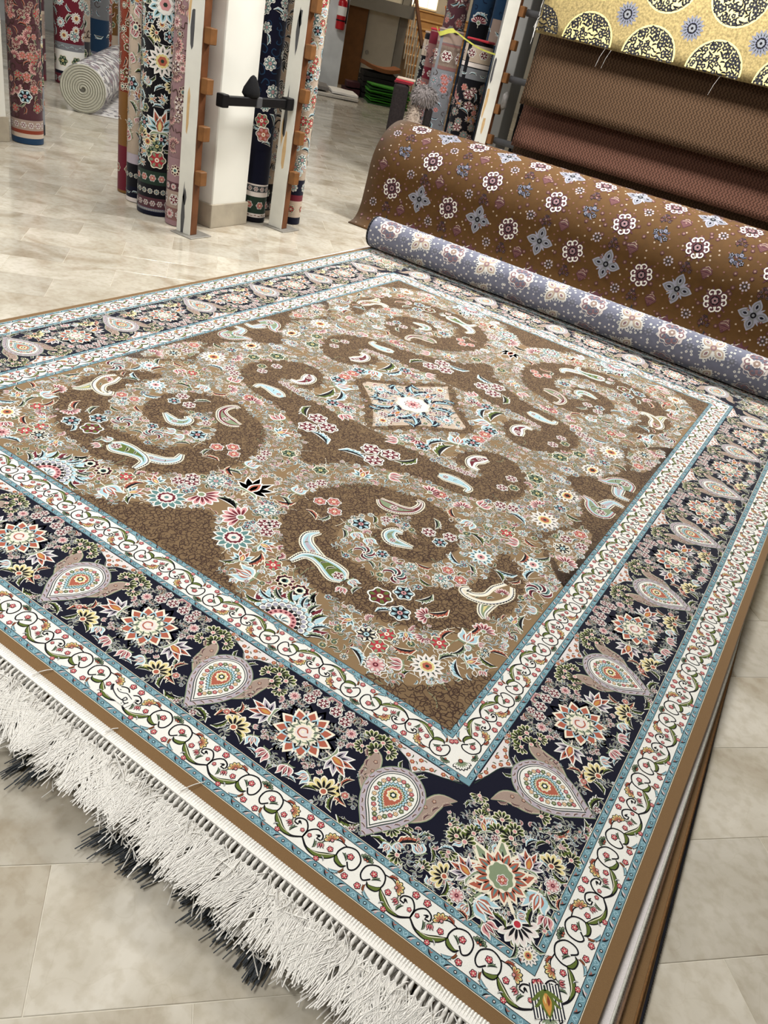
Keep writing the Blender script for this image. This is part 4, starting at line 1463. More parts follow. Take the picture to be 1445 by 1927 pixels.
for u, v in jitter_grid(-1, 1, -1, 1, 0.15, rg, 0.3):
    if u * u + v * v < 0.83:
        med.put(MO['lf3'] if rg.random() < 0.45 else BL5, u, v, rg.uniform(0, 6.28), 0.10 * rg.uniform(.8, 1.15), dl=1, remap=remap(green='black', cream='yellow', white='black'))
for k in range(30):
    t = 2 * PI * k / 30
    med.put(MO['lf3'], 0.93 * math.cos(t), 0.93 * math.sin(t), t + PI / 2, 0.11, dl=1, remap=remap(green='dkgrey', white='black'))
med.done()
P = np.array(gpl)
DL = np.concatenate([[0], np.cumsum(np.linalg.norm(np.diff(P, axis=0), axis=1))])[-1]
gfn2, _ = profmap(gpl, 0.0003, 0.0012)
art = Art()
for k in range(8):
    x = -2.17 + 0.5 * k - c.x
    art.put(med, x, DL - 0.50, 0.1 * k, 0.205)
    art.put(SUN, x + 0.25, DL - 0.245, 0, 0.085)
    art.put(SUN, x - 0.25, DL - 0.75, 0, 0.085) if k else None
    # medallions cut by the lower hem
    q = Art()
    q.put(med, 0, 0, 0.3 * k, 0.205)
    q.done()
    keep = np.all(q.V[q.T][:, :, 1] < 0.012, axis=1)
    h_ = Art()
    h_.raw(q.V, q.T[keep], q.C[keep])
    art.put(h_, x, DL - 0.014)
q = Art()
q.put(med, 0, 0, 0, 0.19)
q.done()
keep = np.all(q.V[q.T][:, :, 1] < 0.0, axis=1) & np.all(q.V[q.T][:, :, 0] > 0.0, axis=1)
h_ = Art()
h_.raw(q.V, q.T[keep], q.C[keep])
art.put(h_, -2.597 - c.x, DL - 0.016)
art.build('woven_medallions', gfn2, gc)
rg = random.Random(12)
th_ = MB()
for k in range(16):
    z = rg.uniform(0, 0.75)
    y = float(np.interp(z, P[::-1, 1], P[::-1, 0]))
    p = Vector((-2.60 - c.x, y, z))
    th_.tube([p, p + Vector((-0.012, -0.006, -0.02)), p + Vector((-0.016 + rg.uniform(-.01, .01), -0.01, -0.06 - rg.uniform(0, .05)))], 0.0009, 4)
for x in (-2.0, -1.95, -1.1):
    th_.tube([(x - c.x, 0, 0.0), (x - c.x - 0.02, -0.01, -0.06), (x - c.x - 0.035, -0.006, -0.13)], 0.0007, 4)
tag(th_.build('frayed_threads', M_fr, gc), kind='stuff')

# ------------------------------------------------------------------ stacked rugs
CX, CY = -A_ / 2, B_ / 2
EDGE = 0.500
THK = HR / 5


def quad_slab(pts, z0, z1, bev=0.003):
    """thin rug body with soft edges from an outline (counter-clockwise)"""
    c = np.mean(pts, axis=0)
    rings = []
    for z, i in ((z0 + 0.0003, bev), (z0 + bev, 0), (z1 - bev, 0), (z1, bev)):
        ring = []
        for p in pts:
            d = np.array(p) - c
            d = d / np.linalg.norm(d)
            ring.append((p[0] - d[0] * i, p[1] - d[1] * i, z))
        rings.append(ring)
    return MB().loft(rings)


def strand_mesh(paths, rad, sides=3):
    """paths: (N, K, 3) -> tubes"""
    Pp = np.asarray(paths)
    N_, K_, _ = Pp.shape
    d = np.gradient(Pp, axis=1)
    d /= np.linalg.norm(d, axis=2)[:, :, None] + 1e-9
    up = np.array([0.31, 0.22, 0.92])
    a = np.cross(d, up)
    a /= np.linalg.norm(a, axis=2)[:, :, None] + 1e-9
    b = np.cross(d, a)
    rad = np.broadcast_to(np.asarray(rad, float), (N_, K_))
    V = []
    for k in range(sides):
        t = 2 * PI * k / sides
        V.append(Pp + (a * math.cos(t) + b * math.sin(t)) * rad[:, :, None])
    V = np.stack(V, 2)                       # N K sides 3
    idx = np.arange(N_ * K_ * sides).reshape(N_, K_, sides)
    q = []
    for k in range(sides):
        k2 = (k + 1) % sides
        q.append(np.stack([idx[:, :-1, k], idx[:, :-1, k2], idx[:, 1:, k2], idx[:, 1:, k]], -1).reshape(-1, 4))
    return V.reshape(-1, 3), np.vstack(q)


def mesh_np(name, V, F, m, parent, smooth_=True):
    me = bpy.data.meshes.new(name)
    k = F.shape[1]
    me.vertices.add(len(V))
    me.vertices.foreach_set('co', np.asarray(V, np.float32).ravel())
    me.loops.add(len(F) * k)
    me.loops.foreach_set('vertex_index', F.astype(np.int32).ravel())
    me.polygons.add(len(F))
    me.polygons.foreach_set('loop_start', np.arange(0, len(F) * k, k, dtype=np.int32))
    me.polygons.foreach_set('use_smooth', np.full(len(F), smooth_))
    me.materials.append(m)
    me.update(calc_edges=True)
    o = bpy.data.objects.new(name, me)
    COL.objects.link(o)
    o.parent = parent
    return o


NR = np.random.RandomState(7)


def fringe(x0, x1, v0, z0, reach, zend, pitch, per, rad, seed, clump=0.6, sgn=-1, K_=8):
    """strand paths of a fringe whose knots sit at v0 and whose ends lie on whatever is below"""
    R_ = np.random.RandomState(seed)
    nt = int((x1 - x0) / pitch)
    xs = x0 + (np.arange(nt) + 0.5) * pitch
    # neighbouring tassels lean together
    lean = np.convolve(R_.normal(0, 1, nt + 24), np.ones(9) / 9, 'same')[12:-12] * 0.06
    lift = np.convolve(R_.normal(0, 1, nt + 24), np.ones(7) / 7, 'same')[12:-12]
    ln = 1 + np.convolve(R_.normal(0, 1, nt + 24), np.ones(5) / 5, 'same')[12:-12] * 0.12
    t = np.linspace(0, 1, K_)
    out = []
    for j in range(per):
        x = xs + R_.normal(0, 0.0012, nt)
        L_ = reach * ln * (1 + R_.normal(0, 0.10, nt))
        ex = lean * clump * 1.2 + R_.normal(0, 0.006, nt)
        bz = 0.012 * lift + R_.normal(0, 0.006, nt)
        wob = R_.normal(0, 0.008, nt)
        P_ = np.zeros((nt, K_, 3))
        P_[:, :, 0] = x[:, None] + ex[:, None] * t ** 1.5 + wob[:, None] * np.sin(t * 5)
        P_[:, :, 1] = v0 + sgn * (L_[:, None] * (0.85 * t + 0.15 * t ** 2))
        ze = zend + np.abs(R_.normal(0, 0.006, nt))
        P_[:, :, 2] = z0 + (ze - z0)[:, None] * t ** 1.25 + bz[:, None] * np.sin(PI * t) + 0.003 * j / per
        P_[:, :, 2] = np.maximum(P_[:, :, 2], 0.004 + 0.002 * R_.rand(nt)[:, None])
        out.append(P_)
    return np.vstack(out)


RUGS = [('selvage', 'black', 0.080, 'dark navy edged bottom rug of the stack with a grey fringe', 'dkgrey'),
        ('selvage', 'selvage', 0.066, 'brown edged rug second from the bottom of the stack', None),
        ('taupe', 'taupe', 0.034, 'light brown edged rug in the middle of the stack', None),
        ('pearl', 'white', 0.021, 'cream edged rug just under the top rug', 'white')]
M_edge = {'black': mat('edge_navy', (30, 32, 42), 0.95, 0.3, 90, 0.5), 'selvage': mat('edge_brown', (128, 92, 54), 0.95, 0.2, 200, 0.4),
          'taupe': mat('edge_taupe', (150, 118, 92), 0.95, 0.2, 200, 0.4), 'white': mat('edge_cream', (212, 210, 198), 0.95, 0.15, 200, 0.4)}
M_frg = mat('grey_fringe', (74, 78, 82), 0.9, 0.15, 200)
for k, (gcol, ecol, off, lab, frc) in enumerate(RUGS):
    z0 = THK * k
    rt = empty('rug', (CX, CY, z0))
    tag(rt, lab, 'rug', 'rugs stacked under the top rug')
    xr, xl = A_ / 2 + EDGE, -A_ / 2 - EDGE
    yn, yf = -B_ / 2 - EDGE, B_ / 2 + EDGE
    pts = [(xl + 0.01, yn + 0.006), (xr - 0.2, yn + 0.005), (xr + off, yn + 0.01), (xr + off * 0.62, yn + 0.7), (xr + off * 0.25, yn + 1.3), (xr - 0.004 - 0.002 * k, yn + 2.0), (xr - 0.006, yf - 0.02), (xl + 0.02, yf - 0.02)]
    if k == 3:
        pts[7] = (xl - 0.045, yf + 0.03)
        R2 = np.random.RandomState(91)
        cn = []
        for i in range(220):
            j = i % 11
            bx_, by_ = xl - 0.043 + 0.011 * j, yf + 0.028 - 0.002 * j
            dx_, dy_, up_ = R2.normal(-0.02 + 0.006 * j, 0.012), R2.uniform(0.05, 0.085), R2.uniform(0.012, 0.05)
            cn.append([(bx_ + dx_ * t, by_ + dy_ * (t - 0.25 * t * t), 0.008 + up_ * math.sin(PI * min(1, t * 0.8)) ) for t in np.linspace(0, 1, 8)])
        V_, F_ = strand_mesh(np.array(cn), 0.0014)
        tag(mesh_np('corner_fringe', V_, F_, M_fr, rt), kind='stuff')
    quad_slab(pts, 0.0004, THK - 0.0004, 0.002).build('rug_body', pmat(gcol), rt)
    rp = [Vector((p[0], p[1], THK * 0.5)) for p in pts[2:7]]
    path = [Vector(q) for q in smooth([tuple(p) for p in rp], 8)]
    MB().tube(path, THK * 0.40, 8).build('bound_edge', M_edge[ecol], rt, True)
    # whip stitches along the visible edge
    sv = MB()
    acc = 0
    for a, b in zip(path[:-1], path[1:]):
        L_ = (b - a).length
        nn = int(L_ / 0.006)
        d = (b - a).normalized()
        nrm = Vector((d.y, -d.x, 0))
        for i in range(nn):
            if (a + d * (i * 0.006)).y > -B_ / 2 + 1.1:
                break
            p = a + d * (i * 0.006)
            sv.add([p + nrm * 0.0062 + d * 0.0008, p + nrm * 0.0072 + d * 0.0026, p + nrm * 0.0062 + d * 0.0044, p + nrm * 0.0040 + Vector((0, 0, 0.0058)) + d * 0.0026], [(0, 1, 3), (1, 2, 3), (0, 2, 1)])
    o = sv.build('edge_stitches', M_edge[ecol], rt)
    tag(o, kind='stuff')
    if frc:
        P_ = fringe(xl + 0.03, xr - 0.02, yn + 0.004, THK * 0.5, 0.150 if frc == 'dkgrey' else 0.138, 0.006 - z0, 0.0135, 16 if frc == 'dkgrey' else 10, 0.0009, 50 + k, 0.8)
        if frc == 'dkgrey':
            m_ = (np.sin(P_[:, 0, 0] * 23) + np.sin(P_[:, 0, 0] * 9.1 + 1)) > 0.1
            P_ = P_[m_]
            P_[:, :, 2] = np.minimum(P_[:, :, 2], 0.012)
        V_, F_ = strand_mesh(P_, 0.0013)
        o = mesh_np('fringe', V_, F_, M_frg if frc == 'dkgrey' else M_fr, rt)
        tag(o, kind='stuff')

# ------------------------------------------------------------------ top rug
rug = empty('rug', (CX, CY, HR - THK))
tag(rug, 'large Persian rug with brown paisley field and navy border on top of the stack', 'rug')
ZT = THK + 0.0003
DZ = 0.00013
AX, AY = A_ / 2, B_ / 2


def flat(V):
    return np.column_stack([V[:, 0], V[:, 1], ZT + V[:, 2] * DZ])


def uvloc(p):
    """design coordinates (u from the near corner leftwards, v away) to rug-local"""
    return (AX - p[0], p[1] - AY)


xr, yn = AX + EDGE, AY + EDGE
quad_slab([(-xr, -yn), (0, -yn), (xr, -yn), (xr + 0.004, -yn + 1.0), (xr - 0.002, -yn + 1.9), (xr - 0.004, 0.6), (xr, yn), (-xr, yn), (-xr, 0)], 0.0002, THK, 0.003).build('rug_body', pmat('selvage'), rug)
D1, D2, D3 = 0.1076, 0.3638, 0.4712
BW = 0.0165


def frame(art, o0, o1, c, l):
    X0, Y0, X1, Y1 = AX + o0, AY + o0, AX + o1, AY + o1
    for q in ([(-X1, -Y1), (X1, -Y1), (X0, -Y0), (-X0, -Y0)], [(X1, -Y1), (X1, Y1), (X0, Y0), (X0, -Y0)], [(X1, Y1), (-X1, Y1), (-X0, Y0), (X0, Y0)], [(-X1, Y1), (-X1, -Y1), (-X0, -Y0), (-X0, Y0)]):
        V = np.array([(x, y, l) for x, y in q], float)
        art.raw(V, np.array([[0, 1, 2], [0, 2, 3]]), np.full(2, PI_[c]))


def sides(o):
    """(length half, transform) of the four sides at offset o: local x along, local y towards the field"""
    return [(AX, lambda x: (x, -AY - o), 0.0), (AY, lambda x: (AX + o, x), PI / 2), (AX, lambda x: (-x, AY + o), PI), (AY, lambda x: (-AX - o, -x), -PI / 2)]


# blue ribbon unit (0.076 long): ring, curl and pink flourish
rib = Art()
rib.disc(0.0, 0, 0.0036, 'black', 0, 8)
rib.disc(0.0, 0, 0.0021, 'ltblue', 1, 6)
rib.stroke([(0.006, 0.003), (0.011, -0.004), (0.016, 0.0), (0.013, 0.0045), (0.010, 0.001)], 0.0012, 'ltblue', 0)
rib.stroke([(0.017, -0.005), (0.021, 0.001), (0.027, 0.005)], [0.001, 0.003, 0.0006], 'black', 0)
rib.stroke([(0.020, -0.004), (0.025, 0.001), (0.031, 0.0055)], [0.001, 0.0026, 0.0006], 'palepink', 1)
rib.stroke([(0.024, -0.005), (0.026, 0.0)], 0.0014, 'pink', 1, 1)
rib.disc(0.0385, 0, 0.0034, 'black', 0, 8)
rib.disc(0.0385, 0, 0.0018, 'palepink', 1, 6)
rib.stroke([(0.045, -0.003), (0.050, 0.004), (0.055, 0.0), (0.052, -0.0045), (0.049, -0.001)], 0.0012, 'ltblue', 0)
rib.stroke([(0.057, 0.005), (0.062, -0.001), (0.069, -0.005)], [0.001, 0.0028, 0.0006], 'black', 0)
rib.stroke([(0.060, 0.005), (0.064, 0.001), (0.067, 0.0045)], [0.001, 0.0022, 0.0006], 'rust', 1)
rib.done()

# white guard unit: half a period of the scrolling vine, mirrored from unit to unit
HP = 0.11875
GW = D1 - 2 * BW
gu = Art()
Q = lambda l: [(x * HP, y * GW) for x, y in l]
VW = 0.0030
gu.stroke(Q([(0.22, -0.02), (0.13, -0.16), (0.05, -0.04), (0.06, 0.22), (0.20, 0.38), (0.36, 0.30), (0.42, 0.10), (0.41, -0.08)]), VW, 'black', 1, 4)
gu.stroke(Q([(0.36, 0.31), (0.5, 0.33), (0.60, 0.24), (0.63, 0.12)]), VW * 0.8, 'black', 1)
gu.stroke(Q([(0.41, -0.06), (0.52, -0.22), (0.68, -0.36), (0.85, -0.36), (1.0, -0.20)]), [VW, 0.012, 0.0105, 0.005, VW], 'black', 1, 5)
gu.stroke(Q([(0.43, -0.09), (0.53, -0.23), (0.68, -0.36), (0.83, -0.365)]), [0.002, 0.0085, 0.007, 0.001], 'green', 2, 5)
gu.stroke(Q([(0.45, -0.10), (0.54, -0.20), (0.66, -0.31), (0.78, -0.34)]), [0.0006, 0.0013, 0.0013, 0.0004], 'cream', 3, 4)
gu.stroke(Q([(0.42, -0.04), (0.36, -0.16), (0.25, -0.20), (0.19, -0.12)]), [0.004, 0.010, 0.007, 0.001], 'black', 1, 4)
gu.stroke(Q([(0.41, -0.06), (0.36, -0.15), (0.27, -0.19), (0.22, -0.15)]), [0.002, 0.0065, 0.004, 0.0006], 'green', 2, 4)
gu.stroke(Q([(1.0, -0.20), (0.985, 0.05), (0.88, 0.22), (0.76, 0.16), (0.74, 0.02), (0.82, 0.0)]), VW, 'black', 1, 4)
gu.stroke(Q([(0.86, 0.06), (0.80, 0.10), (0.82, 0.02)]), [0.001, 0.005, 0.001], 'black', 1)
gu.stroke(Q([(0.72, -0.05), (0.68, 0.10), (0.64, 0.26)]), VW * 0.6, 'black', 1)
for t_, x, y, r_, s_ in (('rdf', 0.22, 0.14, 0, 0.0075), ('rdf', 0.12, -0.36, 1, 0.0072), ('rdf', 0.54, -0.02, 2, 0.0068), ('rdf', 0.90, 0.36, 0.4, 0.008), ('rdf', 0.93, -0.05, 0.4, 0.005), ('rdf', 0.62, -0.44, 0.4, 0.0062)):
    gu.put(m_rosette(5, 'black', 'red', 'pink', 'cream', 0.25), x * HP, y * GW, r_, s_, dl=2)
gu.put(m_carn('black', 'rust', 'yellow', 5, 70, 'pink'), 0.63 * HP, 0.24 * GW, -0.9, 0.013, dl=2)
gu.put(m_tulip('black', 'pink', 'red', 'sage'), 0.70 * HP, -0.08 * GW, 2.6, 0.0085, dl=2)
gu.put(m_leaf('black', 'rust', 'brick'), 0.50 * HP, 0.36 * GW, 0.2, 0.010, dl=2)
gu.put(m_leaf('black', 'ltblue', 'blue'), 0.30 * HP, -0.40 * GW, 2.7, 0.011, dl=2)
gu.put(m_leaf('black', 'ochre', 'brick'), 0.22 * HP, -0.30 * GW, 1.9, 0.008, dl=2)
gu.put(m_leaf('black', 'sage', 'dkgreen'), 0.30 * HP, 0.05 * GW, 0.6, 0.009, dl=2)
gu.put(m_leaf('black', 'sage', 'dkgreen'), 0.80 * HP, -0.16 * GW, 1.2, 0.009, dl=2)
gu.put(m_leaf('black', 'white', 'grey'), 0.55 * HP, -0.34 * GW, 0.7, 0.006, dl=2)
gu.put(m_carn('black', 'dkgreen', 'sage', 5, 70, 'rust'), 0.02 * HP, 0.36 * GW, 0.1, 0.0095, dl=2)
gu.stroke(Q([(0.44, 0.42), (0.50, 0.47), (0.54, 0.42), (0.50, 0.39)]), 0.0006, 'dkgreen', 1)
gu.done()
gu2 = Art()
gu2.put(gu, 0, 0, PI, 1.0)
gu2.done()
cornf = m_carn('black', 'sage', 'white', 7, 60, 'rust')

for nm, o0 in (('inner_guard_border', 0.0), ('outer_guard_border', D2)):
    art = Art()
    frame(art, o0, o0 + D1, 'white', 0)
    for a in (o0, o0 + D1 - BW):
        frame(art, a, a + BW, 'blue', 1)
        frame(art, a, a + 0.0012, 'black', 2)
        frame(art, a + BW - 0.0012, a + BW, 'black', 2)
        for half, fn_, rz in sides(a + BW / 2):
            Ln = half + a + BW / 2 - 0.012
            nn = int(round(2 * Ln / 0.0765))
            for k in range(nn):
                x, y = fn_(-Ln + (k + 0.02) * 2 * Ln / nn)
                art.put(rib, x, y, rz, 2 * Ln / nn / 0.0765, dl=3)
    if o0 > 0:
        frame(art, o0 + D1 - 0.0004, o0 + D1 + 0.0012, 'cream', 2)
        frame(art, o0 - 0.0012, o0 + 0.0004, 'cream', 2)
    oc = o0 + D1 / 2
    for si, (half, fn_, rz) in enumerate(sides(oc)):
        nn = int(round((half + oc - 0.02) / HP))
        sc = (half + oc - 0.02) / HP / nn
        for k in range(-nn, nn):
            sign = -1 if o0 == 0 else 1
            if o0 > 0 and si == 0 and k == -nn + 1000:
                continue
            fl_ = k % 2 != 0
            x0 = (k + (1 if fl_ else 0)) * HP * sc
            if o0 > 0 and si == 0 and 0.10 < x0 + HP / 2 < 0.0:
                continue
            x, y = fn_(x0)
            V_ = gu if sign > 0 else gu2
            # gu2 is turned half a circle, so its flip state is the other way round
            art.put(V_, x, y, rz, sc, flip=(fl_ if sign > 0 else not fl_), dl=2)
    for sx in (-1, 1):
        for sy in (-1, 1):
            art.put(cornf, sx * (AX + oc + 0.012), sy * (AY + oc + 0.012), math.atan2(sy, sx) - PI / 2, 0.020, dl=4)
    go = art.build(nm, flat, rug)

# signature woven into the front of the outer guard
sg = Art()
for pts, wv in (([(0.030, 0.010), (0.024, 0.002), (0.012, -0.004), (0.0, -0.007), (-0.012, -0.006), (-0.016, 0.0), (-0.010, 0.002), (-0.010, -0.008)], 0.0026),
                ([(0.030, 0.010), (0.029, 0.0042), (0.022, -0.003)], 0.0042),
                ([(0.018, 0.007), (0.010, 0.004), (0.002, 0.006), (-0.006, 0.010), (-0.022, 0.006)], 0.0019),
                ([(-0.012, -0.006), (-0.016, -0.009), (-0.021, -0.008), (-0.023, -0.003), (-0.020, -0.012)], 0.0023),
                ([(0.012, 0.008), (0.009, 0.009)], 0.002), ([(-0.014, -0.013), (-0.016, -0.0125)], 0.0023), ([(-0.020, -0.0145), (-0.022, -0.014)], 0.0023)):
    sg.stroke([(-x, y) for x, y in pts], wv, 'dkgrey', 0)
sgp = uvloc((0.598, -0.424))
sa = Art()
sa.poly([(-0.037, -0.018), (0.032, -0.018), (0.035, 0.0), (0.030, 0.016), (-0.036, 0.016)], 'white', 11)
sa.put(sg, 0, 0, 0, 1.15, dl=12)
so = sa.build('signature', flat, rug, (sgp[0], sgp[1], 0))
tag(so, 'weaver\'s signature in grey script')
# striped corner emblem with a golden bud
em = Art()
em.poly([(-0.030, -0.030), (0.030, -0.030), (0.030, 0.030), (-0.030, 0.030)], 'white', 0)
for k in range(11):
    x = -0.0285 + 0.0057 * k
    e = 0.0025 * math.sin(k * 2.1)
    em.stroke([(x, -0.031 + e), (x, 0.031 + e)], 0.0027, 'navy', 1, 1)
for sx in (-1, 1):
    em.stroke([(0, 0.020), (sx * 0.013, 0.012), (sx * 0.024, 0.003), (sx * 0.031, 0.002)], [0.004, 0.007, 0.006, 0.001], 'green', 2)
    em.stroke([(0, 0.019), (sx * 0.010, 0.004), (sx * 0.020, -0.008), (sx * 0.026, -0.010)], [0.004, 0.006, 0.005, 0.001], 'green', 2)
em.stroke([(0, 0.020), (0, 0.006), (0, -0.012), (0, -0.029)], [0.006, 0.027, 0.022, 0.002], 'green', 3)
em.stroke([(0, 0.014), (0, 0.002), (0, -0.010), (0, -0.024)], [0.004, 0.017, 0.014, 0.002], 'gold', 4)
em.stroke([(0.003, 0.010), (0.003, 0.000), (0.002, -0.008)], [0.001, 0.006, 0.001], 'brick', 5)
em.stroke([(-0.004, 0.010), (-0.004, 0.003), (-0.003, -0.004)], [0.001, 0.003, 0.001], 'yellow', 5)
em.stroke([(0, 0.018), (0, 0.028)], 0.004, 'dkgreen', 3, 1)
eo = Art()
eo.put(em, 0, 0, 0.60, 0.92, dl=12)
o = eo.build('corner_emblem', flat, rug, (AX + D2 + D1 / 2 - 0.004, -AY - D2 - D1 / 2 + 0.012, 0))
tag(o, 'navy striped square with a golden bud')

# main navy border
art = Art()
frame(art, D1, D2, 'navy', 0)
mbo = art.build('main_border', flat, rug)
OC = (D1 + D2) / 2

rose = Art()
rose.put(m_sun('ltblue', 'navy', 'white', 'ltblue', 'cream', 13), 0, 0, 0.1, 0.082)
rose.put(m_sun('cream', 'rust', 'rust', 'ltblue', 'cream', 11), 0, 0, 0.1, 0.070, dl=1.5)
rose.put(m_sun('ltblue', 'black', 'cream', 'yellow', 'cream', 11), 0, 0, 0.38, 0.052, dl=3.5)
rose.scallop(0.036, 12, 'cream', 10)
rose.scallop(0.031, 10, 'sage', 11)
rose.scallop(0.026, 8, 'cream', 12)
rose.scallop(0.020, 8, 'palepink', 13)
rose.stroke([(0.014, -0.004), (0.004, -0.012), (-0.010, -0.008), (-0.012, 0.006), (0.0, 0.012), (0.008, 0.004)], 0.0035, 'rust', 14)
rose.disc(-0.002, 0, 0.004, 'cream', 15, 6)
for k in range(10):
    t = 2 * PI * k / 10
    rose.put(MO['lf'], 0.030 * math.cos(t), 0.030 * math.sin(t), t, 0.010, dl=12.6)
rose_me = rose.build('border_rosette', flat, me_only=True)

cart = Art()
cart.poly([(-0.092, 0.126), (0.092, 0.126), (0.055, 0.108), (0.022, 0.096), (0.004, 0.076), (-0.004, 0.076), (-0.022, 0.096), (-0.055, 0.108)], 'pearl', 1)
for x, y in ((-0.056, 0.117), (-0.030, 0.110), (0.030, 0.110), (0.056, 0.117), (0, 0.116), (-0.014, 0.100), (0.014, 0.100), (0, 0.088), (-0.075, 0.122), (0.075, 0.122)):
    cart.put(MO['pk'], x, y, x * 30, 0.0072, dl=2, remap=remap(pink='rust', cream='yellow'))
    cart.put(MO['lf3'], x + 0.009, y + 0.003, x * 50, 0.006, dl=2)
drop = [(0, -0.088), (0.016, -0.066), (0.034, -0.042), (0.046, -0.010), (0.043, 0.022), (0.026, 0.044), (0, 0.054)]
drop = drop + [(-x, y) for x, y in drop[-2:0:-1]]
dr = smooth(drop + drop[:1], 4)[:-1]
for sx in (-1, 1):
    F = lambda l: [(sx * x, y) for x, y in l]
    cart.stroke(F([(0.0, 0.074), (0.022, 0.096), (0.055, 0.108), (0.10, 0.124)]), 0.0022, 'dkgreen', 3)
    wg = [(0.040, -0.036), (0.066, 0.002), (0.074, 0.032), (0.084, 0.058), (0.112, 0.078)]
    cart.stroke(F(wg), [0.026, 0.042, 0.038, 0.030, 0.002], 'sage', 2, 4)
    cart.stroke(F(wg), [0.022, 0.038, 0.034, 0.026, 0.001], 'beige', 2.5, 4)
    cart.stroke(F(wg), [0.018, 0.034, 0.030, 0.022, 0.001], 'taupe', 3, 4)
    for k, (x, y, t) in enumerate(((0.080, 0.002, 1.3), (0.086, 0.030, 1.2), (0.100, 0.054, 0.9))):
        cart.put(MO['lf3'], sx * x, y, t if sx > 0 else PI - t, 0.0125, flip=sx < 0, dl=4, remap=remap(green='taupe', white='beige', black='plum'))
    for x, y in ((0.066, 0.020), (0.074, 0.044)):
        cart.put(m_rosette(5, 'black', 'beige', 'rust', 'beige'), sx * x, y, 0, 0.0050, dl=5)
    cart.put(MO['lf3'], sx * 0.040, -0.112, -0.25 if sx > 0 else PI + 0.25, 0.026, flip=sx < 0, dl=1)
    cart.put(MO['lf4'], sx * 0.084, -0.072, 0.7 if sx > 0 else PI - 0.7, 0.030, flip=sx < 0, dl=1)
    cart.put(MO['lf'], sx * 0.100, -0.040, 1.0 if sx > 0 else PI - 1.0, 0.020, flip=sx < 0, dl=1)
    cart.put(MO['lf3'], sx * 0.024, 0.074, 1.0 if sx > 0 else PI - 1.0, 0.016, flip=sx < 0, dl=3)
cart.poly(dr * 1.42, 'sage', 6)
cart.poly(dr * 1.38, 'lilac', 6.5)
for i in range(0, len(dr), 2):
    x, y = dr[i] * 1.30
    t = math.atan2(y + 0.01, x)
    cart.put(MO['lf3'], x, y, t + 1.3, 0.0085, dl=7, remap=remap(green='taupe', white='pearl', black='plum'))
cart.poly(dr * 1.16, 'dkgreen', 8)
cart.poly(dr * 1.12, 'pearl', 8.5)
cart.poly(dr * 1.06, 'dkgreen', 9)
cart.poly(dr * 1.02, 'white', 9.5)
q = dr * 0.80
for i in range(0, len(q), 2):
    cart.put(m_rosette(5, 'black', ('red', 'gold', 'green')[i // 2 % 3], ('pink', 'cream', 'sage')[i // 2 % 3], 'cream'), q[i, 0], q[i, 1] - 0.002, i, 0.0062, dl=10)
for f_, c_, l_ in ((0.66, 'dkgreen', 14.5), (0.62, 'ltblue', 15), (0.53, 'black', 15.5), (0.50, 'sage', 16), (0.45, 'cream', 16.5), (0.42, 'rust', 17)):
    r_ = np.linalg.norm(dr, axis=1)
    zz = 1 + 0.07 * np.cos(np.arange(len(dr)) * PI)
    cart.poly(np.column_stack([dr[:, 0] * f_ * zz, (dr[:, 1] + 0.008) * f_ * zz * 0.92 - 0.006]), c_, l_)
for R_, n_, c_, l_ in ((0.015, 8, 'cream', 18), (0.012, 8, 'yellow', 18.5), (0.008, 6, 'dkgreen', 19), (0.004, 5, 'white', 19.5)):
    cart.scallop(R_, n_, c_, l_, 0, -0.002, dep=0.25)
cart_me = cart.build('border_cartouche', flat, me_only=True)

spray = Art()
occ = [(0, 0, 0.078)]
for sx in (-1, 1):
    spray.put(MO['lo2'], sx * 0.106, -0.012, -sx * 1.75, 0.040, flip=sx < 0, dl=4)
    occ.append((sx * 0.106, -0.012, 0.042))
    for t_, x, y, r_, s_ in (('ro', 0.018, 0.098, 0, 0.017), ('ro', 0.050, 0.088, 0, 0.017), ('ro', 0.048, 0.112, 0.3, 0.013), ('dp', 0.080, 0.070, 0, 0.015),
                             ('ca2', 0.120, 0.098, 0.4, 0.021), ('ca2', 0.150, 0.104, -0.4, 0.020), ('ca2', 0.140, 0.070, 1.4, 0.020), ('ca2', 0.112, 0.056, 2.2, 0.016), ('ca2', 0.176, 0.086, -1.3, 0.017),
                             ('ca3', 0.118, -0.080, 0.3, 0.030), ('lf3', 0.150, -0.100, 2.0, 0.022), ('lf3', 0.096, -0.104, 0.5, 0.018), ('tu2', 0.070, -0.088, 2.6, 0.020), ('tu', 0.030, -0.100, 3.4, 0.022),
                             ('lf2', 0.050, -0.112, 0.2, 0.016), ('lf', 0.006, -0.116, 1.2, 0.014), ('lf4', 0.146, -0.040, 1.2, 0.018), ('pk', 0.160, -0.068, 0, 0.010)):
        rm = remap(maroon='maroon', palepink='palepink')
        spray.put(MO[t_], sx * x, y, r_ if sx > 0 else -r_, s_, flip=sx < 0, dl=3)
        occ.append((sx * x, y, s_ * 0.95))
for x, y, s_ in ((0.2365, -0.03, 0.085), (-0.2365, -0.03, 0.085), (0.2365, 0.09, 0.07), (-0.2365, 0.09, 0.07), (.165, .05, .03), (-.165, .05, .03), (.135, .05, .02), (-.135, .05, .02)):
    occ.append((x, y, s_))
rg = random.Random(17)
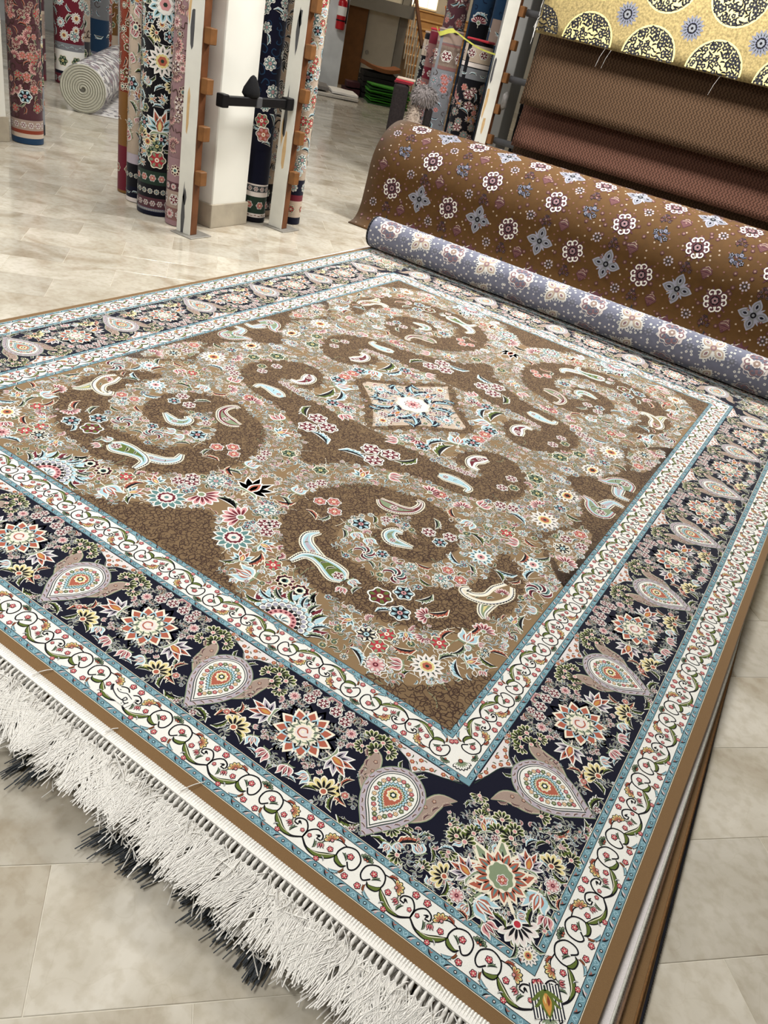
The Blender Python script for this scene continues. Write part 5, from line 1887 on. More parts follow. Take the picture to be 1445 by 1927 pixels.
for u, v in jitter_grid(0.0, 0.236, -0.122, 0.122, 0.0140, rg, 0.4):
    s_ = rg.uniform(0.0075, 0.0115)
    if any((u - a) ** 2 + (v - b) ** 2 < (c + s_ * 0.55) ** 2 for a, b, c in occ):
        continue
    mo = rg.choice(['lf', 'lf2', 'lf3', 'tu', 'ro', 'lf4', 'ca', 'lf', 'vine0'])
    r_ = rg.uniform(0, 6.28)
    spray.put(MO[mo], u, v, r_, s_, dl=1)
    spray.put(MO[mo], -u, v, -r_, s_, flip=True, dl=1)
for u, v in jitter_grid(0.0, 0.236, -0.118, 0.118, 0.036, rg, 0.4):
    s_ = rg.uniform(0.012, 0.017)
    if any((u - a) ** 2 + (v - b) ** 2 < (c * 0.72 + s_ * 0.4) ** 2 for a, b, c in occ):
        continue
    mo, r_ = 'sprig%d' % rg.randint(0, 5), rg.uniform(0, 6.28)
    spray.put(MO[mo], u, v, r_, s_, dl=0.5)
    spray.put(MO[mo], -u, v, -r_, s_, flip=True, dl=0.5)
spray_me = spray.build('border_spray', flat, me_only=True)

cornm = Art()
cornm.put(m_lotus('cream', 'rust', 'sage', 'palepink', 'navy'), 0, 0.0, 0, 0.105, dl=1)
cornm.put(m_sun('cream', 'rust', 'teal', 'ltblue', 'yellow', 14), 0, -0.02, 0, 0.074, dl=6)
cornm.scallop(0.036, 10, 'cream', 13, 0, -0.02, sy=1.2)
cornm.scallop(0.031, 8, 'sage', 14, 0, -0.02, sy=1.2)
cornm.put(MO['pk'], 0, -0.03, 0, 0.016, dl=15)
cornm.put(MO['ca'], 0, -0.150, PI, 0.042, dl=2, remap=remap(maroon='black', sage='red', pink='palepink'))
cornm.put(MO['su'], 0, -0.205, 0, 0.024, dl=2)
cornm.put(MO['lo'], 0, 0.118, 0, 0.03, dl=2)
for sx in (-1, 1):
    for t_, x, y, r_, s_ in (('lo2', 0.088, 0.01, -0.5, 0.042), ('tu2', 0.070, -0.085, 2.5, 0.042), ('lf3', 0.045, -0.12, 0.9, 0.030), ('lf', 0.030, -0.19, 2.2, 0.022), ('ca2', 0.060, 0.085, 0.4, 0.026), ('ca2', 0.034, 0.105, -0.2, 0.022),
                             ('ca2', 0.085, 0.10, -0.7, 0.022), ('tu', 0.072, -0.135, 2.6, 0.026), ('dp', 0.125, -0.055, 0, 0.022), ('lf', 0.105, -0.09, 1.8, 0.026), ('lf3', 0.150, -0.035, 2.2, 0.024), ('ca3', 0.150, 0.0, -0.9, 0.030), ('lf2', 0.115, 0.06, 0.3, 0.022), ('ro', 0.02, 0.08, 0, 0.012), ('lf4', 0.125, -0.10, 1.0, 0.018)):
        cornm.put(MO[t_], sx * x, y, r_ * sx, s_, flip=sx < 0, dl=3)
cf = Art()
rg = random.Random(23)
hs_ = (D2 - D1) / 2 - 0.008
for u, v in jitter_grid(-0.20, hs_, -0.20, hs_, 0.0235, rg, 0.4):
    if (u < -0.118 and v < 0.03) or (v < -0.118 and u < 0.03):
        continue
    cf.put(MO[rg.choice(['sprig0', 'sprig1', 'sprig2', 'sprig3', 'ca2', 'ca2', 'lf3', 'tu2'])], u, v, rg.uniform(0, 6.28), rg.uniform(0.013, 0.019), dl=1 + rg.random())
cf_me = cf.build('corner_sprays', flat, me_only=True)
cm2 = Art()
cm2.put(cornm, 0, 0, dl=9)
corn_me = cm2.build('corner_palmette', flat, me_only=True)

for half, fn_, rz in sides(OC):
    if half == AX:
        cs, rs = [-0.946, -0.473, 0, 0.473, 0.946], [-0.7095, -0.2365, 0.2365, 0.7095]
    else:
        cs, rs = [-1.412, -0.941, -0.4705, 0, 0.4705, 0.941, 1.412], [-1.176, -0.7055, -0.235, 0.235, 0.7055, 1.176]
    for x in cs:
        p = fn_(x)
        link('cartouche', cart_me, mbo, (p[0], p[1], 0), rz)
    for x in rs:
        p = fn_(x)
        link('rosette', rose_me, mbo, (p[0], p[1], 0), rz)
        link('flower_spray', spray_me, mbo, (p[0], p[1], 0), rz)
for sx, sy, rz in ((1, -1, PI / 4), (1, 1, 3 * PI / 4), (-1, 1, -3 * PI / 4), (-1, -1, -PI / 4)):
    link('corner_sprays', cf_me, mbo, (sx * (AX + OC), sy * (AY + OC), 0), 0, (sx, sy, 1))
    link('corner_palmette', corn_me, mbo, (sx * (AX + OC + 0.004), sy * (AY + OC + 0.004), 0), rz, (0.80, 0.80, 1))

# ---- field
art = Art()
art.rect(-AX, AX, -AY, AY, 'brown', 0)
fld = art.build('field', flat, rug)
BIG=[(0.218,0.751),(0.180,0.748),(0.135,0.711),(0.096,0.652),(0.077,0.576),(0.074,0.497),(0.093,0.438),(0.123,0.357),(0.157,0.307),(0.219,0.252),(0.289,0.214),(0.369,0.190),(0.456,0.176),(0.527,0.171),(0.607,0.195),(0.668,0.226),(0.733,0.278),(0.792,0.357),(0.821,0.444),(0.828,0.527),(0.807,0.620),(0.769,0.694),(0.716,0.750),(0.649,0.787),(0.574,0.809),(0.490,0.815),(0.429,0.788),(0.373,0.747),(0.335,0.685),(0.325,0.617),(0.340,0.548),(0.368,0.507),(0.409,0.471),(0.452,0.457),(0.498,0.462),(0.539,0.487),(0.565,0.526),(0.561,0.567),(0.537,0.600),(0.506,0.612),(0.471,0.605),(0.452,0.593),(0.465,0.624),(0.504,0.650),(0.546,0.658),(0.590,0.637),(0.627,0.590),(0.647,0.527),(0.639,0.453),(0.607,0.389),(0.563,0.353),(0.510,0.346),(0.457,0.344),(0.408,0.339),(0.349,0.365),(0.308,0.404),(0.263,0.456),(0.222,0.519),(0.222,0.502),(0.199,0.575),(0.206,0.650),(0.212,0.712)]
SMALL=[(0.932,0.656),(0.879,0.757),(0.785,0.849),(0.671,0.915),(0.601,0.927),(0.498,0.944),(0.406,0.980),(0.331,1.052),(0.316,1.157),(0.343,1.249),(0.408,1.322),(0.501,1.349),(0.574,1.316),(0.614,1.251),(0.618,1.169),(0.582,1.130),(0.536,1.147),(0.492,1.152),(0.474,1.129),(0.517,1.095),(0.580,1.081),(0.640,1.076),(0.710,1.087),(0.802,1.076),(0.875,1.073),(0.931,1.068)]
FRONTTRI=[(0.659,0.018),(0.722,0.045),(0.795,0.106),(0.868,0.166),(0.933,0.220)]
SIDETRI=[(0.000,0.739),(0.035,0.767),(0.092,0.834),(0.138,0.898),(0.194,0.925),(0.144,1.014),(0.114,1.121),(0.113,1.218),(0.149,1.299),(0.211,1.362),(0.255,1.401)]
PATCH=[(0.146,0.919),(0.119,1.033),(0.075,1.120),(0.034,1.102),(0.012,0.992),(0.020,0.914),(0.014,0.822),(0.033,0.806),(0.068,0.844)]
CORNER=[(0.229,0.015),(0.164,0.038),(0.105,0.082),(0.062,0.156),(0.004,0.247)]
MOT=[('pk',0.772,0.529,0.020),('pk',0.740,0.561,0.022),('pk',0.706,0.518,0.022),('lf',0.744,0.449,0.023),('lf',0.708,0.466,0.019),('ro',0.438,0.660,0.022),('ro',0.376,0.690,0.022),('bl',0.385,0.639,0.022),('lf',0.446,0.718,0.024),('bl',0.610,0.527,0.029),('lf',0.597,0.579,0.019),('ro',0.570,0.611,0.017),('bl',0.543,0.630,0.015),('bl',0.509,0.636,0.013),('gn',0.483,0.627,0.011),('tu',0.586,0.468,0.023),('lf',0.618,0.443,0.021),('tu',0.542,0.473,0.023),('sw',0.520,0.411,0.029),('bl',0.478,0.447,0.019),('lf',0.475,0.379,0.017),('sw',0.398,0.388,0.032),('wh',0.385,0.462,0.018),('lf',0.360,0.494,0.020),('pk',0.297,0.532,0.019),('pk',0.247,0.519,0.021),('wh',0.294,0.481,0.021),('bg',0.255,0.673,0.036),('lf',0.247,0.587,0.024),('lf',0.311,0.601,0.025),('lf',0.318,0.431,0.019),('mg',0.377,0.280,0.033),('bl',0.337,0.341,0.028),('bl',0.300,0.261,0.028),('ca',0.248,0.302,0.024),('lf',0.225,0.343,0.028),('lf',0.282,0.367,0.025),('lf',0.336,0.236,0.020),('tu',0.469,0.223,0.018),('tu',0.465,0.273,0.019),('lf',0.438,0.252,0.016),('st',0.601,0.136,0.022),('st',0.545,0.133,0.024),('lf',0.497,0.141,0.020),('lo',0.387,0.131,0.025),('mw',0.319,0.125,0.027),('rd',0.281,0.164,0.025),('rd',0.273,0.110,0.025),('lo',0.239,0.194,0.023),('ca',0.201,0.221,0.019),('rd',0.162,0.237,0.025),('lf',0.161,0.280,0.023),('gn',0.885,0.683,0.025),('ro',0.846,0.583,0.019),('ro',0.835,0.621,0.019),('tu',0.854,0.522,0.027),('lf',0.844,0.442,0.024),('lo',0.776,0.784,0.037),('tu',0.694,0.857,0.032),('ca',0.552,0.885,0.031),('pk',0.522,0.893,0.023),('tu',0.368,0.809,0.029),('lf',0.309,0.755,0.028),('lf',0.437,0.824,0.025),('ca',0.438,0.890,0.025),('lf',0.161,0.663,0.026),('lf',0.171,0.631,0.022),('lf',0.124,0.642,0.017),('ro',0.395,1.212,0.021),('ro',0.392,1.122,0.020),('gn',0.361,1.158,0.019),('ro',0.589,1.097,0.016),('ro',0.560,1.101,0.016),('ro',0.533,1.103,0.015),('ro',0.507,1.107,0.012),('su',0.192,1.049,0.047),('rd',0.254,0.863,0.025),('wh',0.214,0.906,0.016),('tu',0.387,0.954,0.030),('ro',0.344,1.006,0.023),('ro',0.303,1.024,0.023),('gn',0.330,1.294,0.032),('ro',0.269,1.370,0.025),('gn',0.282,1.196,0.027),('su',0.195,1.273,0.038),('ca',0.252,1.124,0.026),('bl',0.181,1.170,0.023),('su',0.196,1.556,0.037),('bl',0.271,1.470,0.024),('lf',0.263,0.980,0.030),('lf',0.126,1.153,0.025),('lf',0.173,0.876,0.023),('tu',0.214,0.835,0.028),('pk',0.066,1.066,0.024),('ro',0.092,0.998,0.022),('ro',0.037,1.000,0.021),('mw',0.080,0.934,0.028),('ca',0.041,0.874,0.027),('bg',0.117,0.769,0.034),('lf',0.156,0.775,0.027),('lf',0.110,0.826,0.025),('lf',0.103,0.714,0.026),('sw',0.048,0.654,0.036),('tu',0.027,0.559,0.020),('lf',0.027,0.485,0.028),('lo',0.045,0.474,0.024),('ca',0.096,0.377,0.024),('lf',0.119,0.349,0.023),('dp',0.242,0.051,0.027),('su',0.143,0.140,0.038),('tu',0.204,0.091,0.024),('tu',0.113,0.311,0.031),('lo',0.063,0.240,0.028),('lf',0.079,0.188,0.027),('lf',0.034,0.269,0.022),('lf',0.220,0.150,0.026),('lf',0.112,0.250,0.023),('lf',0.293,0.042,0.026),('lf',0.169,0.074,0.018),('lf',0.022,0.317,0.021),('lf',0.119,0.206,0.022),('bt',0.821,0.180,0.053),('ca',0.891,0.266,0.041),('ro',0.806,0.300,0.025),('ro',0.790,0.319,0.022),('ro',0.776,0.272,0.022),('lo',0.730,0.218,0.032),('lf',0.716,0.146,0.031),('lo',0.744,0.132,0.031),('tu',0.689,0.081,0.037),('rd',0.664,0.167,0.025),('st',0.598,0.138,0.026),('st',0.544,0.135,0.026),('pk',0.590,0.086,0.021),('lf',0.760,0.097,0.023),('lf',0.589,0.043,0.027),('lf',0.494,0.138,0.025),('lo',0.941,0.433,0.065),('wh',0.850,0.360,0.028),('lf',0.842,0.439,0.026),('lf',0.965,0.298,0.033),('FAN',0.417,-0.006,0.088),('ro',0.855,0.954,0.035),('ro',0.787,0.980,0.035),('ro',0.804,0.895,0.034),('lf',0.879,0.869,0.041),('lf',0.727,0.994,0.038),('wh',0.817,1.141,0.029),('tu',0.841,1.085,0.032),('bl',0.741,1.139,0.029),('lf',0.670,1.188,0.050),('tu',0.673,1.300,0.044),('pk',0.625,1.452,0.030),('lf',0.718,1.216,0.043),('ca',0.786,1.159,0.033),('bl',0.627,1.339,0.033)]
PAI={'P1': [(0.650,0.696,0.011),(0.621,0.687,0.043),(0.589,0.690,0.045),(0.558,0.706,0.031),(0.537,0.729,0.019),(0.533,0.763,0.013),(0.543,0.791,0.007),(0.560,0.791,0.002)],
'P2': [(0.487,0.259,0.019),(0.509,0.264,0.058),(0.543,0.275,0.056),(0.573,0.281,0.040),(0.608,0.281,0.025),(0.635,0.264,0.015),(0.644,0.218,0.003)],
'P2b': [(0.591,0.291,0.020),(0.628,0.301,0.031),(0.666,0.322,0.028),(0.684,0.356,0.018),(0.670,0.392,0.003)],
'P3': [(0.432,0.548,0.002),(0.465,0.537,0.021),(0.495,0.532,0.037),(0.518,0.551,0.033),(0.517,0.580,0.018),(0.494,0.591,0.003)],
'P4': [(0.128,0.608,0.025),(0.129,0.563,0.058),(0.143,0.511,0.043),(0.173,0.484,0.028),(0.201,0.477,0.019),(0.219,0.486,0.012),(0.210,0.507,0.002)],
'P4b': [(0.135,0.510,0.029),(0.138,0.471,0.028),(0.131,0.437,0.015),(0.115,0.418,0.002)],
'P5': [(0.595,1.005,0.012),(0.570,1.012,0.038),(0.535,1.021,0.037),(0.499,1.021,0.022),(0.473,1.011,0.013),(0.472,0.982,0.003)],
'P6': [(0.524,1.269,0.019),(0.544,1.243,0.047),(0.557,1.205,0.039),(0.541,1.167,0.022),(0.510,1.162,0.004)],
'P7': [(0.040,1.319,0.035),(0.061,1.272,0.064),(0.094,1.284,0.047),(0.120,1.318,0.024),(0.153,1.331,0.004)],
'P7b': [(0.069,1.328,0.036),(0.053,1.384,0.024),(0.009,1.385,0.003)]}
LINE = lambda l: [uvloc(p) for p in l]
BANDS = {'scroll_band': BIG, 'small_scroll': [(AX, SMALL[0][1])] + SMALL[1:-1] + [(AX, 1.066)],
         'front_lozenge': [(AX, 0.0), (0.62, 0.0)] + FRONTTRI[:-1] + [(0.91, 0.205), (AX, 0.232)],
         'side_lozenge': [(0.0, 0.72)] + SIDETRI[:-1] + [(0.245, 1.40), (0.255, AY), (0.0, AY)],
         'corner_fill': [(0, 0), (0.25, 0.0)] + CORNER[:-1] + [(0.0, 0.262)]}
DI = [(0.655, AY), (0.672, 1.385), (0.735, 1.325), (0.810, 1.255), (0.870, 1.180), (0.920, 1.110), (AX, 1.060)]
DO = [(AX, 1.110), (0.930, 1.150), (0.885, 1.222), (0.825, 1.296), (0.755, 1.362), (0.710, 1.400), (0.705, AY)]
BANDS['medallion_frame'] = DI + DO
QS = [(1, 1), (-1, 1), (-1, -1), (1, -1)]
rg = random.Random(2)
allb = {}
for nm, poly in BANDS.items():
    sm = poly if nm not in ('scroll_band', 'small_scroll') else [tuple(q) for q in smooth(poly + poly[:1], 2)[:-1]]
    if nm == 'small_scroll':
        sm = [(min(q[0], AX), q[1]) for q in sm]
    allb[nm] = sm
    a = Art()
    a.tess(LINE(sm), 'brown2', 1)
    us = [p[0] for p in sm]
    vs = [p[1] for p in sm]
    pts = jitter_grid(min(us), max(us), min(vs), max(vs), 0.0160, rg, 0.4)
    ok = inpoly(pts, sm)
    if nm == 'side_lozenge':
        ok &= ~inpoly(pts, PATCH)
    for p in pts[ok]:
        u, v = uvloc(p)
        a.put(MO['curl%d' % rg.randint(0, 4)], u, v, rg.uniform(0, 6.28), 0.0145 * rg.uniform(0.8, 1.25), dl=2 + rg.random())
    me = a.build(nm, flat, me_only=True)
    for sx, sy in QS:
        link(nm, me, fld, (0, 0, 0), 0, (sx, sy, 1))
    if nm == 'side_lozenge':
        a = Art()
        a.tess(LINE(PATCH), 'brown', 2)
        me = a.build('flower_patch', flat, me_only=True)
        for sx, sy in QS:
            link('flower_patch', me, fld, (0, 0, 0), 0, (sx, sy, 1))

# paisleys
fillc = {'P1': ('palepink', 'maroon', 'sage', 'rust'), 'P2': ('white', 'ltblue', 'green', 'yellow'), 'P2b': ('white', 'ltblue', 'lilac', 'pink'), 'P3': ('white', 'ltblue', 'sage', 'pink'),
         'P4': ('white', 'cream', 'brown', 'rust'), 'P4b': ('white', 'sage', 'yellow', 'cream'), 'P5': ('white', 'ltblue', 'ltblue', 'white'), 'P6': ('white', 'white', 'maroon', 'dkgreen'),
         'P7': ('pink', 'ltblue', 'sage', 'rust'), 'P7b': ('palepink', 'ltblue', 'lilac', 'white')}
occ = []
for grp in (('P1',), ('P2b', 'P2'), ('P3',), ('P4b', 'P4'), ('P5',), ('P6',), ('P7b', 'P7')):
    a = Art()
    for gi, nm in enumerate(grp):
        s = PAI[nm]
        c1, c2, c3, c4 = fillc[nm]
        pts = [uvloc(p) for p in s]
        wv = np.array([p[2] for p in s])
        l0 = 4 + 6 * gi
        a.stroke(pts, wv * 1.0 + 0.019, 'cream', l0, 5)
        a.stroke(pts, wv * 1.0 + 0.013, 'navy', l0 + 1, 5)
        a.stroke(pts, wv * 1.0 + 0.004, c1, l0 + 2, 5)
        a.stroke(pts, np.maximum(wv - 0.005, 0.001), c2, l0 + 3, 5)
        a.stroke(pts[:-1], np.maximum(wv[:-1] - 0.018, 0.0008), c3, l0 + 4, 5)
        # beaded rim
        q = smooth(np.column_stack([pts, wv]), 6)
        d = np.gradient(q[:, :2], axis=0)
        d /= np.linalg.norm(d, axis=1)[:, None] + 1e-9
        for i in range(0, len(q)):
            for sg_ in (-1, 1):
                a.disc(q[i, 0] - sg_ * d[i, 1] * (q[i, 2] / 2 + 0.0062), q[i, 1] + sg_ * d[i, 0] * (q[i, 2] / 2 + 0.0062), 0.0026, 'cream', l0 + 2.5, 6)
        kmax = int(np.argmax(wv))
        a.put(MO['ro'] if nm != 'P4' else MO['ca'], pts[kmax][0], pts[kmax][1], 0.5, max(wv[kmax] * 0.34, 0.006), dl=l0 + 5)
        for p, w_ in zip(pts[kmax + 1:-2], wv[kmax + 1:]):
            a.put(MO['lf3'] if c4 != 'white' else MO['lf2'], p[0], p[1], 1.0, max(w_ * 0.30, 0.004), dl=l0 + 5)
        for p in s:
            occ.append((p[0], p[1], p[2] / 2 + 0.010))
    me = a.build('paisley', flat, me_only=True)
    for sx, sy in QS:
        link('paisley', me, fld, (0, 0, 0), 0, (sx, sy, 1))

# traced blossoms
a = Art()
LFV = ['lf', 'lf2', 'lf3', 'lf4']
fan = None
for i, (t_, u, v, r_) in enumerate(MOT):
    if t_ == 'FAN':
        fan = (u, v, r_)
        continue
    r_ = min(r_, 0.058)
    if abs(u - AX) < r_ * 0.9:
        u = AX
    if abs(v - AY) < r_ * 0.9:
        v = AY
    if u < r_ or v < r_:
        u, v = max(u, r_ * 0.8), max(v, r_ * 0.8)
    mo = LFV[i % 4] if t_ == 'lf' else ('tu2' if t_ == 'tu' and i % 2 else t_)
    rot = 0.0 if u == AX else rg.uniform(0, 6.28)
    p = uvloc((u, v))
    a.put(MO[mo], p[0], p[1], rot, r_ * (1.35 if t_ == 'lf' else 1.18), dl=7)
    occ.append((u, v, r_ * 0.95))
# peacock fan on the front edge of the field
fu, fv, fr = 0.508, 0.004, 0.122
f_ = Art()
for k in range(13):
    t = PI * (k + 0.5) / 13
    c, s = math.cos(t), math.sin(t)
    bend = 0.16 * (1 if t < PI / 2 else -1)
    pt = [(0.45 * c, 0.45 * s), (0.75 * math.cos(t + bend), 0.75 * math.sin(t + bend)), (1.05 * math.cos(t + 2 * bend), 1.05 * math.sin(t + 2 * bend))]
    f_.stroke(pt, [0.12, 0.26, 0.02], 'white', 0)
    f_.stroke(pt, [0.08, 0.17, 0.01], ('maroon', 'dkgreen', 'ltblue')[k % 3], 1)
    f_.stroke(pt[:2], [0.03, 0.05], 'white', 2, 2)
for R_, n_, c1 in ((0.66, 13, 'ltblue'), (0.52, 11, 'steel2')):
    for k in range(n_):
        t = PI * (k + 0.5) / n_
        f_.disc(R_ * math.cos(t), R_ * math.sin(t), 0.095, 'black', 3 + (0.66 - R_) * 14, 8)
        f_.disc(R_ * math.cos(t), R_ * math.sin(t), 0.080, 'white', 3.3 + (0.66 - R_) * 14, 8)
        f_.disc(R_ * 0.97 * math.cos(t), R_ * 0.97 * math.sin(t), 0.055, c1, 3.6 + (0.66 - R_) * 14, 8)
for k in range(9):
    t = PI * (k + 0.5) / 9
    f_.put(MO[('lf', 'lf2', 'lf3')[k % 3]], 0.86 * math.cos(t), 0.86 * math.sin(t), t + 0.35, 0.24, dl=2.2)
hd = [(math.cos(t), math.sin(t)) for t in np.linspace(0, PI, 19)]
f_.poly([(0.43 * x, 0.43 * y) for x, y in hd], 'white', 6)
for k in range(9):
    t = PI * (k + 0.5) / 9
    f_.disc(0.38 * math.cos(t), 0.38 * math.sin(t), 0.055, 'black', 6.5, 6)
f_.poly([(0.35 * x, 0.35 * y) for x, y in hd], 'pink', 7)
for k in range(8):
    t = PI * (k + 0.5) / 8
    f_.disc(0.29 * math.cos(t), 0.29 * math.sin(t), 0.035, 'maroon', 7.5, 6)
f_.poly([(0.23 * x, 0.23 * y) for x, y in hd], 'white', 8)
for k in range(4):
    t = PI * (k + 0.5) / 4
    f_.put(MO['lf2'], 0.12 * math.cos(t), 0.12 * math.sin(t), t, 0.10, dl=9)
p = uvloc((fu, fv))
a.put(f_, p[0], p[1], 0, fr, dl=9)
occ.append((fu, fv, fr))
occ.append((fu, 0.07, 0.09))
# filler sprigs over all remaining open ground
spr = jitter_grid(0.0, AX, 0.0, AY, 0.052, rg, 0.45)
okS = np.ones(len(spr), bool)
for nm, sm in allb.items():
    okS &= ~inpoly(spr, sm)
okS &= ~inpoly(spr, DO + [(AX, AY)])
O2 = np.array(occ)
for (u, v), k in zip(spr, okS):
    s_ = rg.uniform(0.020, 0.028)
    if not k or u < s_ or v < s_ or u > AX - s_ * 0.8 or v > AY - s_ * 0.8 or np.any(np.hypot(O2[:, 0] - u, O2[:, 1] - v) < O2[:, 2] + s_ * 0.45):
        continue
    p = uvloc((u, v))
    a.put(MO['sprig%d' % rg.randint(0, 5)], p[0], p[1], rg.uniform(0, 6.28), s_, dl=4 + rg.random())
    occ.append((u, v, s_ * 0.8))
pts = jitter_grid(0.0, AX, 0.0, AY, 0.0185, rg, 0.42)
ok = np.ones(len(pts), bool)
for nm, sm in allb.items():
    ok &= ~inpoly(pts, sm)
inner = inpoly(pts, DO + [(AX, AY)])
ok &= ~inner
ok |= inpoly(pts, PATCH)
OCC = np.array(occ)
FILL = ['lf', 'lf2', 'lf3', 'lf', 'lf2', 'lf3', 'lf4', 'tu', 'tu2', 'mw', 'wh', 'ca', 'vine0', 'vine1', 'vine2', 'vine3', 'vine4', 'bl', 'gn']
for (u, v), k in zip(pts, ok):
    s_ = rg.uniform(0.0095, 0.0155)
    if not k or u < s_ or v < s_ or u > AX - s_ * 0.7 or v > AY - s_ * 0.7:
        continue
    d = np.hypot(OCC[:, 0] - u, OCC[:, 1] - v)
    if np.any(d < OCC[:, 2] + s_ * 0.35):
        continue
    p = uvloc((u, v))
    a.put(MO[rg.choice(FILL)], p[0], p[1], rg.uniform(0, 6.28), s_, dl=3 + rg.random() * 2)
# winding pale stems
for k in range(260):
    u, v = rg.uniform(0.03, AX - 0.04), rg.uniform(0.03, AY - 0.04)
    if any(inpoly([(u, v)], sm)[0] for sm in allb.values()):
        continue
    t = rg.uniform(0, 6.28)
    st_ = []
    for i in range(5):
        st_.append(uvloc((min(max(u, 0.01), AX), min(max(v, 0.01), AY))))
        t += rg.uniform(-0.7, 0.7)
        u += 0.018 * math.cos(t)
        v += 0.018 * math.sin(t)
    a.stroke(st_, 0.0016, 'cream' if k % 2 else 'sage', 2.5)
me = a.build('floral_ground', flat, me_only=True)
for sx, sy in QS:
    o = link('floral_ground', me, fld, (0, 0, 0), 0, (sx, sy, 1))

# centre medallion
a = Art()
dm = DO[::-1]
full = [uvloc(p) for p in dm]
full = full + [(-x, y) for x, y in full[-2::-1]]
full = full + [(x, -y) for x, y in full[-2:0:-1]]
a.tess(full, 'beige', 2)
rg = random.Random(31)
pts = jitter_grid(-0.26, 0.26, -0.33, 0.33, 0.021, rg, 0.4)
for p in pts[inpoly(pts, [(x * 0.95, y * 0.95) for x, y in full])]:
    a.put(MO[rg.choice(FILL)], p[0], p[1], rg.uniform(0, 6.28), 0.012, dl=3 + rg.random())
for sx in (-1, 1):
    for sy in (-1, 1):
        F = lambda l: [(sx * x, sy * y) for x, y in l]
        nv = remap(green='navy', white='navy', black='ltblue', sage='navy')
        for x, y, t, z in ((0.030, 0.110, 1.9, 0.055), (0.075, 0.120, 0.8, 0.050), (0.110, 0.062, 0.5, 0.050), (0.140, 0.020, 0.1, 0.040), (0.02, 0.17, 1.2, 0.035), (0.055, 0.045, 0.9, 0.05), (0.150, 0.075, 1.6, 0.03), (0.085, 0.165, 0.2, 0.03)):
            tt_ = math.atan2(sy * math.sin(t), sx * math.cos(t))
            a.put(MO['lf3'], sx * x, sy * y, tt_, z, flip=(sx * sy < 0), dl=9, remap=nv)
        a.put(MO['lo2'], sx * 0.062, sy * 0.075, 0 if sy > 0 else PI, 0.030, dl=12)
        a.put(MO['ro'], sx * 0.12, sy * 0.035, 0, 0.022, dl=12)
        a.put(MO['ro'], sx * 0.03, sy * 0.185, 0, 0.022, dl=12)
for s in (-1, 1):
    a.put(MO['bg'], s * 0.165, 0, 0, 0.035, dl=12)
    a.put(MO['lo2'], 0, s * 0.13, 0 if s > 0 else PI, 0.04, dl=12)
    a.put(MO['su'], 0, s * 0.235, 0, 0.035, dl=12)
a.scallop(0.075, 8, 'cream', 13)
a.scallop(0.062, 8, 'white', 14)
a.put(MO['dp'], 0, 0, 0, 0.045, dl=15)
a.build('centre_medallion', flat, fld)

# heading band and fringe of the top rug
yn, xl, xr = -AY - EDGE, -AX - EDGE, AX + EDGE
hb = MB()
nrib = int((xr - xl) / 0.0058)
for k in range(nrib):
    x0 = xl + (xr - xl) * k / nrib
    x1 = x0 + (xr - xl) / nrib * 0.86
    for y0, y1, z in ((yn + 0.002, yn - 0.007, THK + 0.0006), (yn - 0.008, yn - 0.018, THK - 0.0012)):
        hb.add([(x0, y0, z), (x1, y0, z), (x1, y1, z - 0.001), (x0, y1, z - 0.001), ((x0 + x1) / 2, y0, z + 0.002), ((x0 + x1) / 2, y1, z + 0.0008)],
               [(0, 4, 5, 3), (4, 1, 2, 5), (0, 1, 4), (3, 5, 2)])
hb.box((xl, yn - 0.019, THK - 0.006), (xr, yn + 0.001, THK - 0.0004))
hb.build('fringe_heading', M_fr, rug)
pitch = 0.0132
nk = int((xr - xl) / pitch)
kx = xl + (np.arange(nk) + 0.5) * pitch
NR = np.random.RandomState(3)
tt = np.linspace(0, 1, 5)
kn = np.zeros((nk, 5, 3))
kn[:, :, 0] = kx[:, None] + NR.normal(0, 0.001, nk)[:, None] * tt
kn[:, :, 1] = yn - 0.0185 - 0.020 * tt
kn[:, :, 2] = THK - 0.004 - 0.012 * tt ** 1.5
V_, F_ = strand_mesh(kn, np.array([0.0026, 0.0031, 0.0042, 0.0032, 0.0036]), 6)
tag(mesh_np('fringe_knots', V_, F_, M_fr, rug), kind='stuff')
zr = HR - THK
P1_ = fringe(xl, xr, yn - 0.036, THK - 0.014, 0.098, 0.010 - zr, pitch, 16, 0.001, 5, 1.0)
P2_ = fringe(xl, xr, yn - 0.036, THK - 0.018, 0.085, 0.022 - zr, pitch, 9, 0.001, 6, 2.2)
# loose tangles lying over the fringe
nl = 1100
cx = NR.uniform(xl, xr, nl)
cx += 0.05 * np.sin(cx * 17)
t8 = np.linspace(-1, 1, 8)
ang = NR.normal(-0.9, 0.6, nl)
ln = NR.uniform(0.015, 0.045, nl)
cv = yn - NR.uniform(0.05, 0.125, nl)
P3_ = np.zeros((nl, 8, 3))
P3_[:, :, 0] = cx[:, None] + (ln * np.cos(ang))[:, None] * t8 + NR.normal(0, 0.008, nl)[:, None] * np.cos(t8 * 2.5)
P3_[:, :, 1] = cv[:, None] + (ln * np.sin(ang))[:, None] * t8 + NR.normal(0, 0.008, nl)[:, None] * np.cos(t8 * 2)
dist = np.clip((yn - P3_[:, :, 1]) / 0.15, 0, 1)
P3_[:, :, 2] = (THK + 0.002) - (HR - 0.010) * dist ** 1.2 + NR.uniform(0.002, 0.014, nl)[:, None]
P3_[:, :, 1] = np.minimum(P3_[:, :, 1], yn - 0.03)
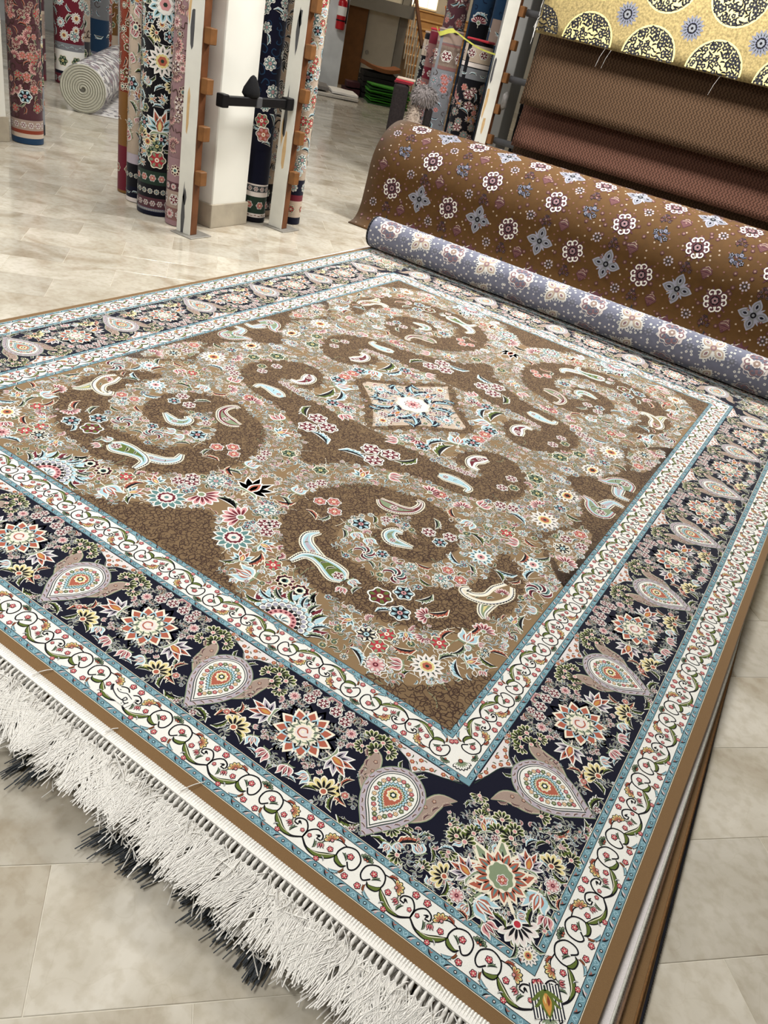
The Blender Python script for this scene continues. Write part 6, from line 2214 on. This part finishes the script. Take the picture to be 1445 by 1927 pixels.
# stray threads on the brown edge
V_, F_ = strand_mesh(np.vstack([P1_, P2_, P3_]), 0.0012)
tag(mesh_np('fringe', V_, F_, M_fr, rug), kind='stuff')
stx = [(0.20, 0.03), (-0.30, 0.022), (-0.48, 0.02), (-0.62, 0.016), (0.64, 0.035), (-0.2, 0.02), (0.42, 0.018)]
P4_ = np.array([[(x - L_ * 0.6 * (1 - s), yn - 0.012 + L_ * 1.3 * s, THK + 0.0025 + 0.004 * math.sin(s * 3)) for s in np.linspace(0, 1, 8)] for x, L_ in stx])
V_, F_ = strand_mesh(P4_, 0.0011)
tag(mesh_np('stray_threads', V_, F_, M_fr, rug), kind='stuff')
# far fringe
P5_ = fringe(xl, xr, AY + EDGE + 0.004, THK - 0.003, 0.11, 0.004 - zr, pitch, 9, 0.001, 8, 1.0, 1)
lc = P5_[:, 0, 0] < xl + 0.16
P5_[lc, :, 2] += 0.03 * np.sin(np.linspace(0, PI, 8))
V_, F_ = strand_mesh(P5_, 0.0012)
tag(mesh_np('far_fringe', V_, F_, M_fr, rug), kind='stuff')
MB().box((xl, AY + EDGE - 0.001, THK - 0.006), (xr, AY + EDGE + 0.012, THK - 0.001), 0.001).build('far_heading', M_fr, rug)

# ------------------------------------------------------------------ ceiling lamps (above the frame)
M_lampb = mat('lamp_housing', (225, 225, 222), 0.5, 0.02, 5)
M_lampd = mat('lamp_diffuser', (255, 250, 240), 0.5, 0.0, 5, emit=3.0)
WHERE = ['above the big brown carpet roll', 'above the left side of the rug', 'above the viewer in front of the fringe', 'right of the carpet rack', 'left of the rug above the open floor',
         'above the aisle behind the square pillar', 'above the left aisle of rolled rugs', 'above the green mats near the stairs', 'in the far left corner', 'above the stair landing']
for i, (x, y, sx, sy, wt, c) in enumerate(LAMPS):
    o = empty('ceiling_light', (x, y, CEIL))
    tag(o, 'white ceiling light panel ' + WHERE[i], 'ceiling light', 'ceiling light panels')
    MB().box((-sx / 2 - 0.03, -sy / 2 - 0.03, -0.06), (sx / 2 + 0.03, sy / 2 + 0.03, -0.001), 0.004).build('housing', M_lampb, o)
    MB().box((-sx / 2, -sy / 2, -0.07), (sx / 2, sy / 2, -0.061)).build('diffuser', M_lampd, o)
for x, y, t, wt in SPOTS:
    o = empty('spot_lamp', (x, y, CEIL))
    tag(o, 'warm spot lamp on the ceiling at the %s end of the carpet rack' % ('right' if x > -1 else 'left'), 'spot lamp', 'rack spot lamps')
    MB().lathe([(0.0, -0.001), (0.05, -0.001), (0.05, -0.03), (0.02, -0.035), (0.02, -0.08), (0.055, -0.09), (0.06, -0.17), (0.05, -0.17), (0.04, -0.1), (0, -0.1)], n=16).build('housing', M_black, o)
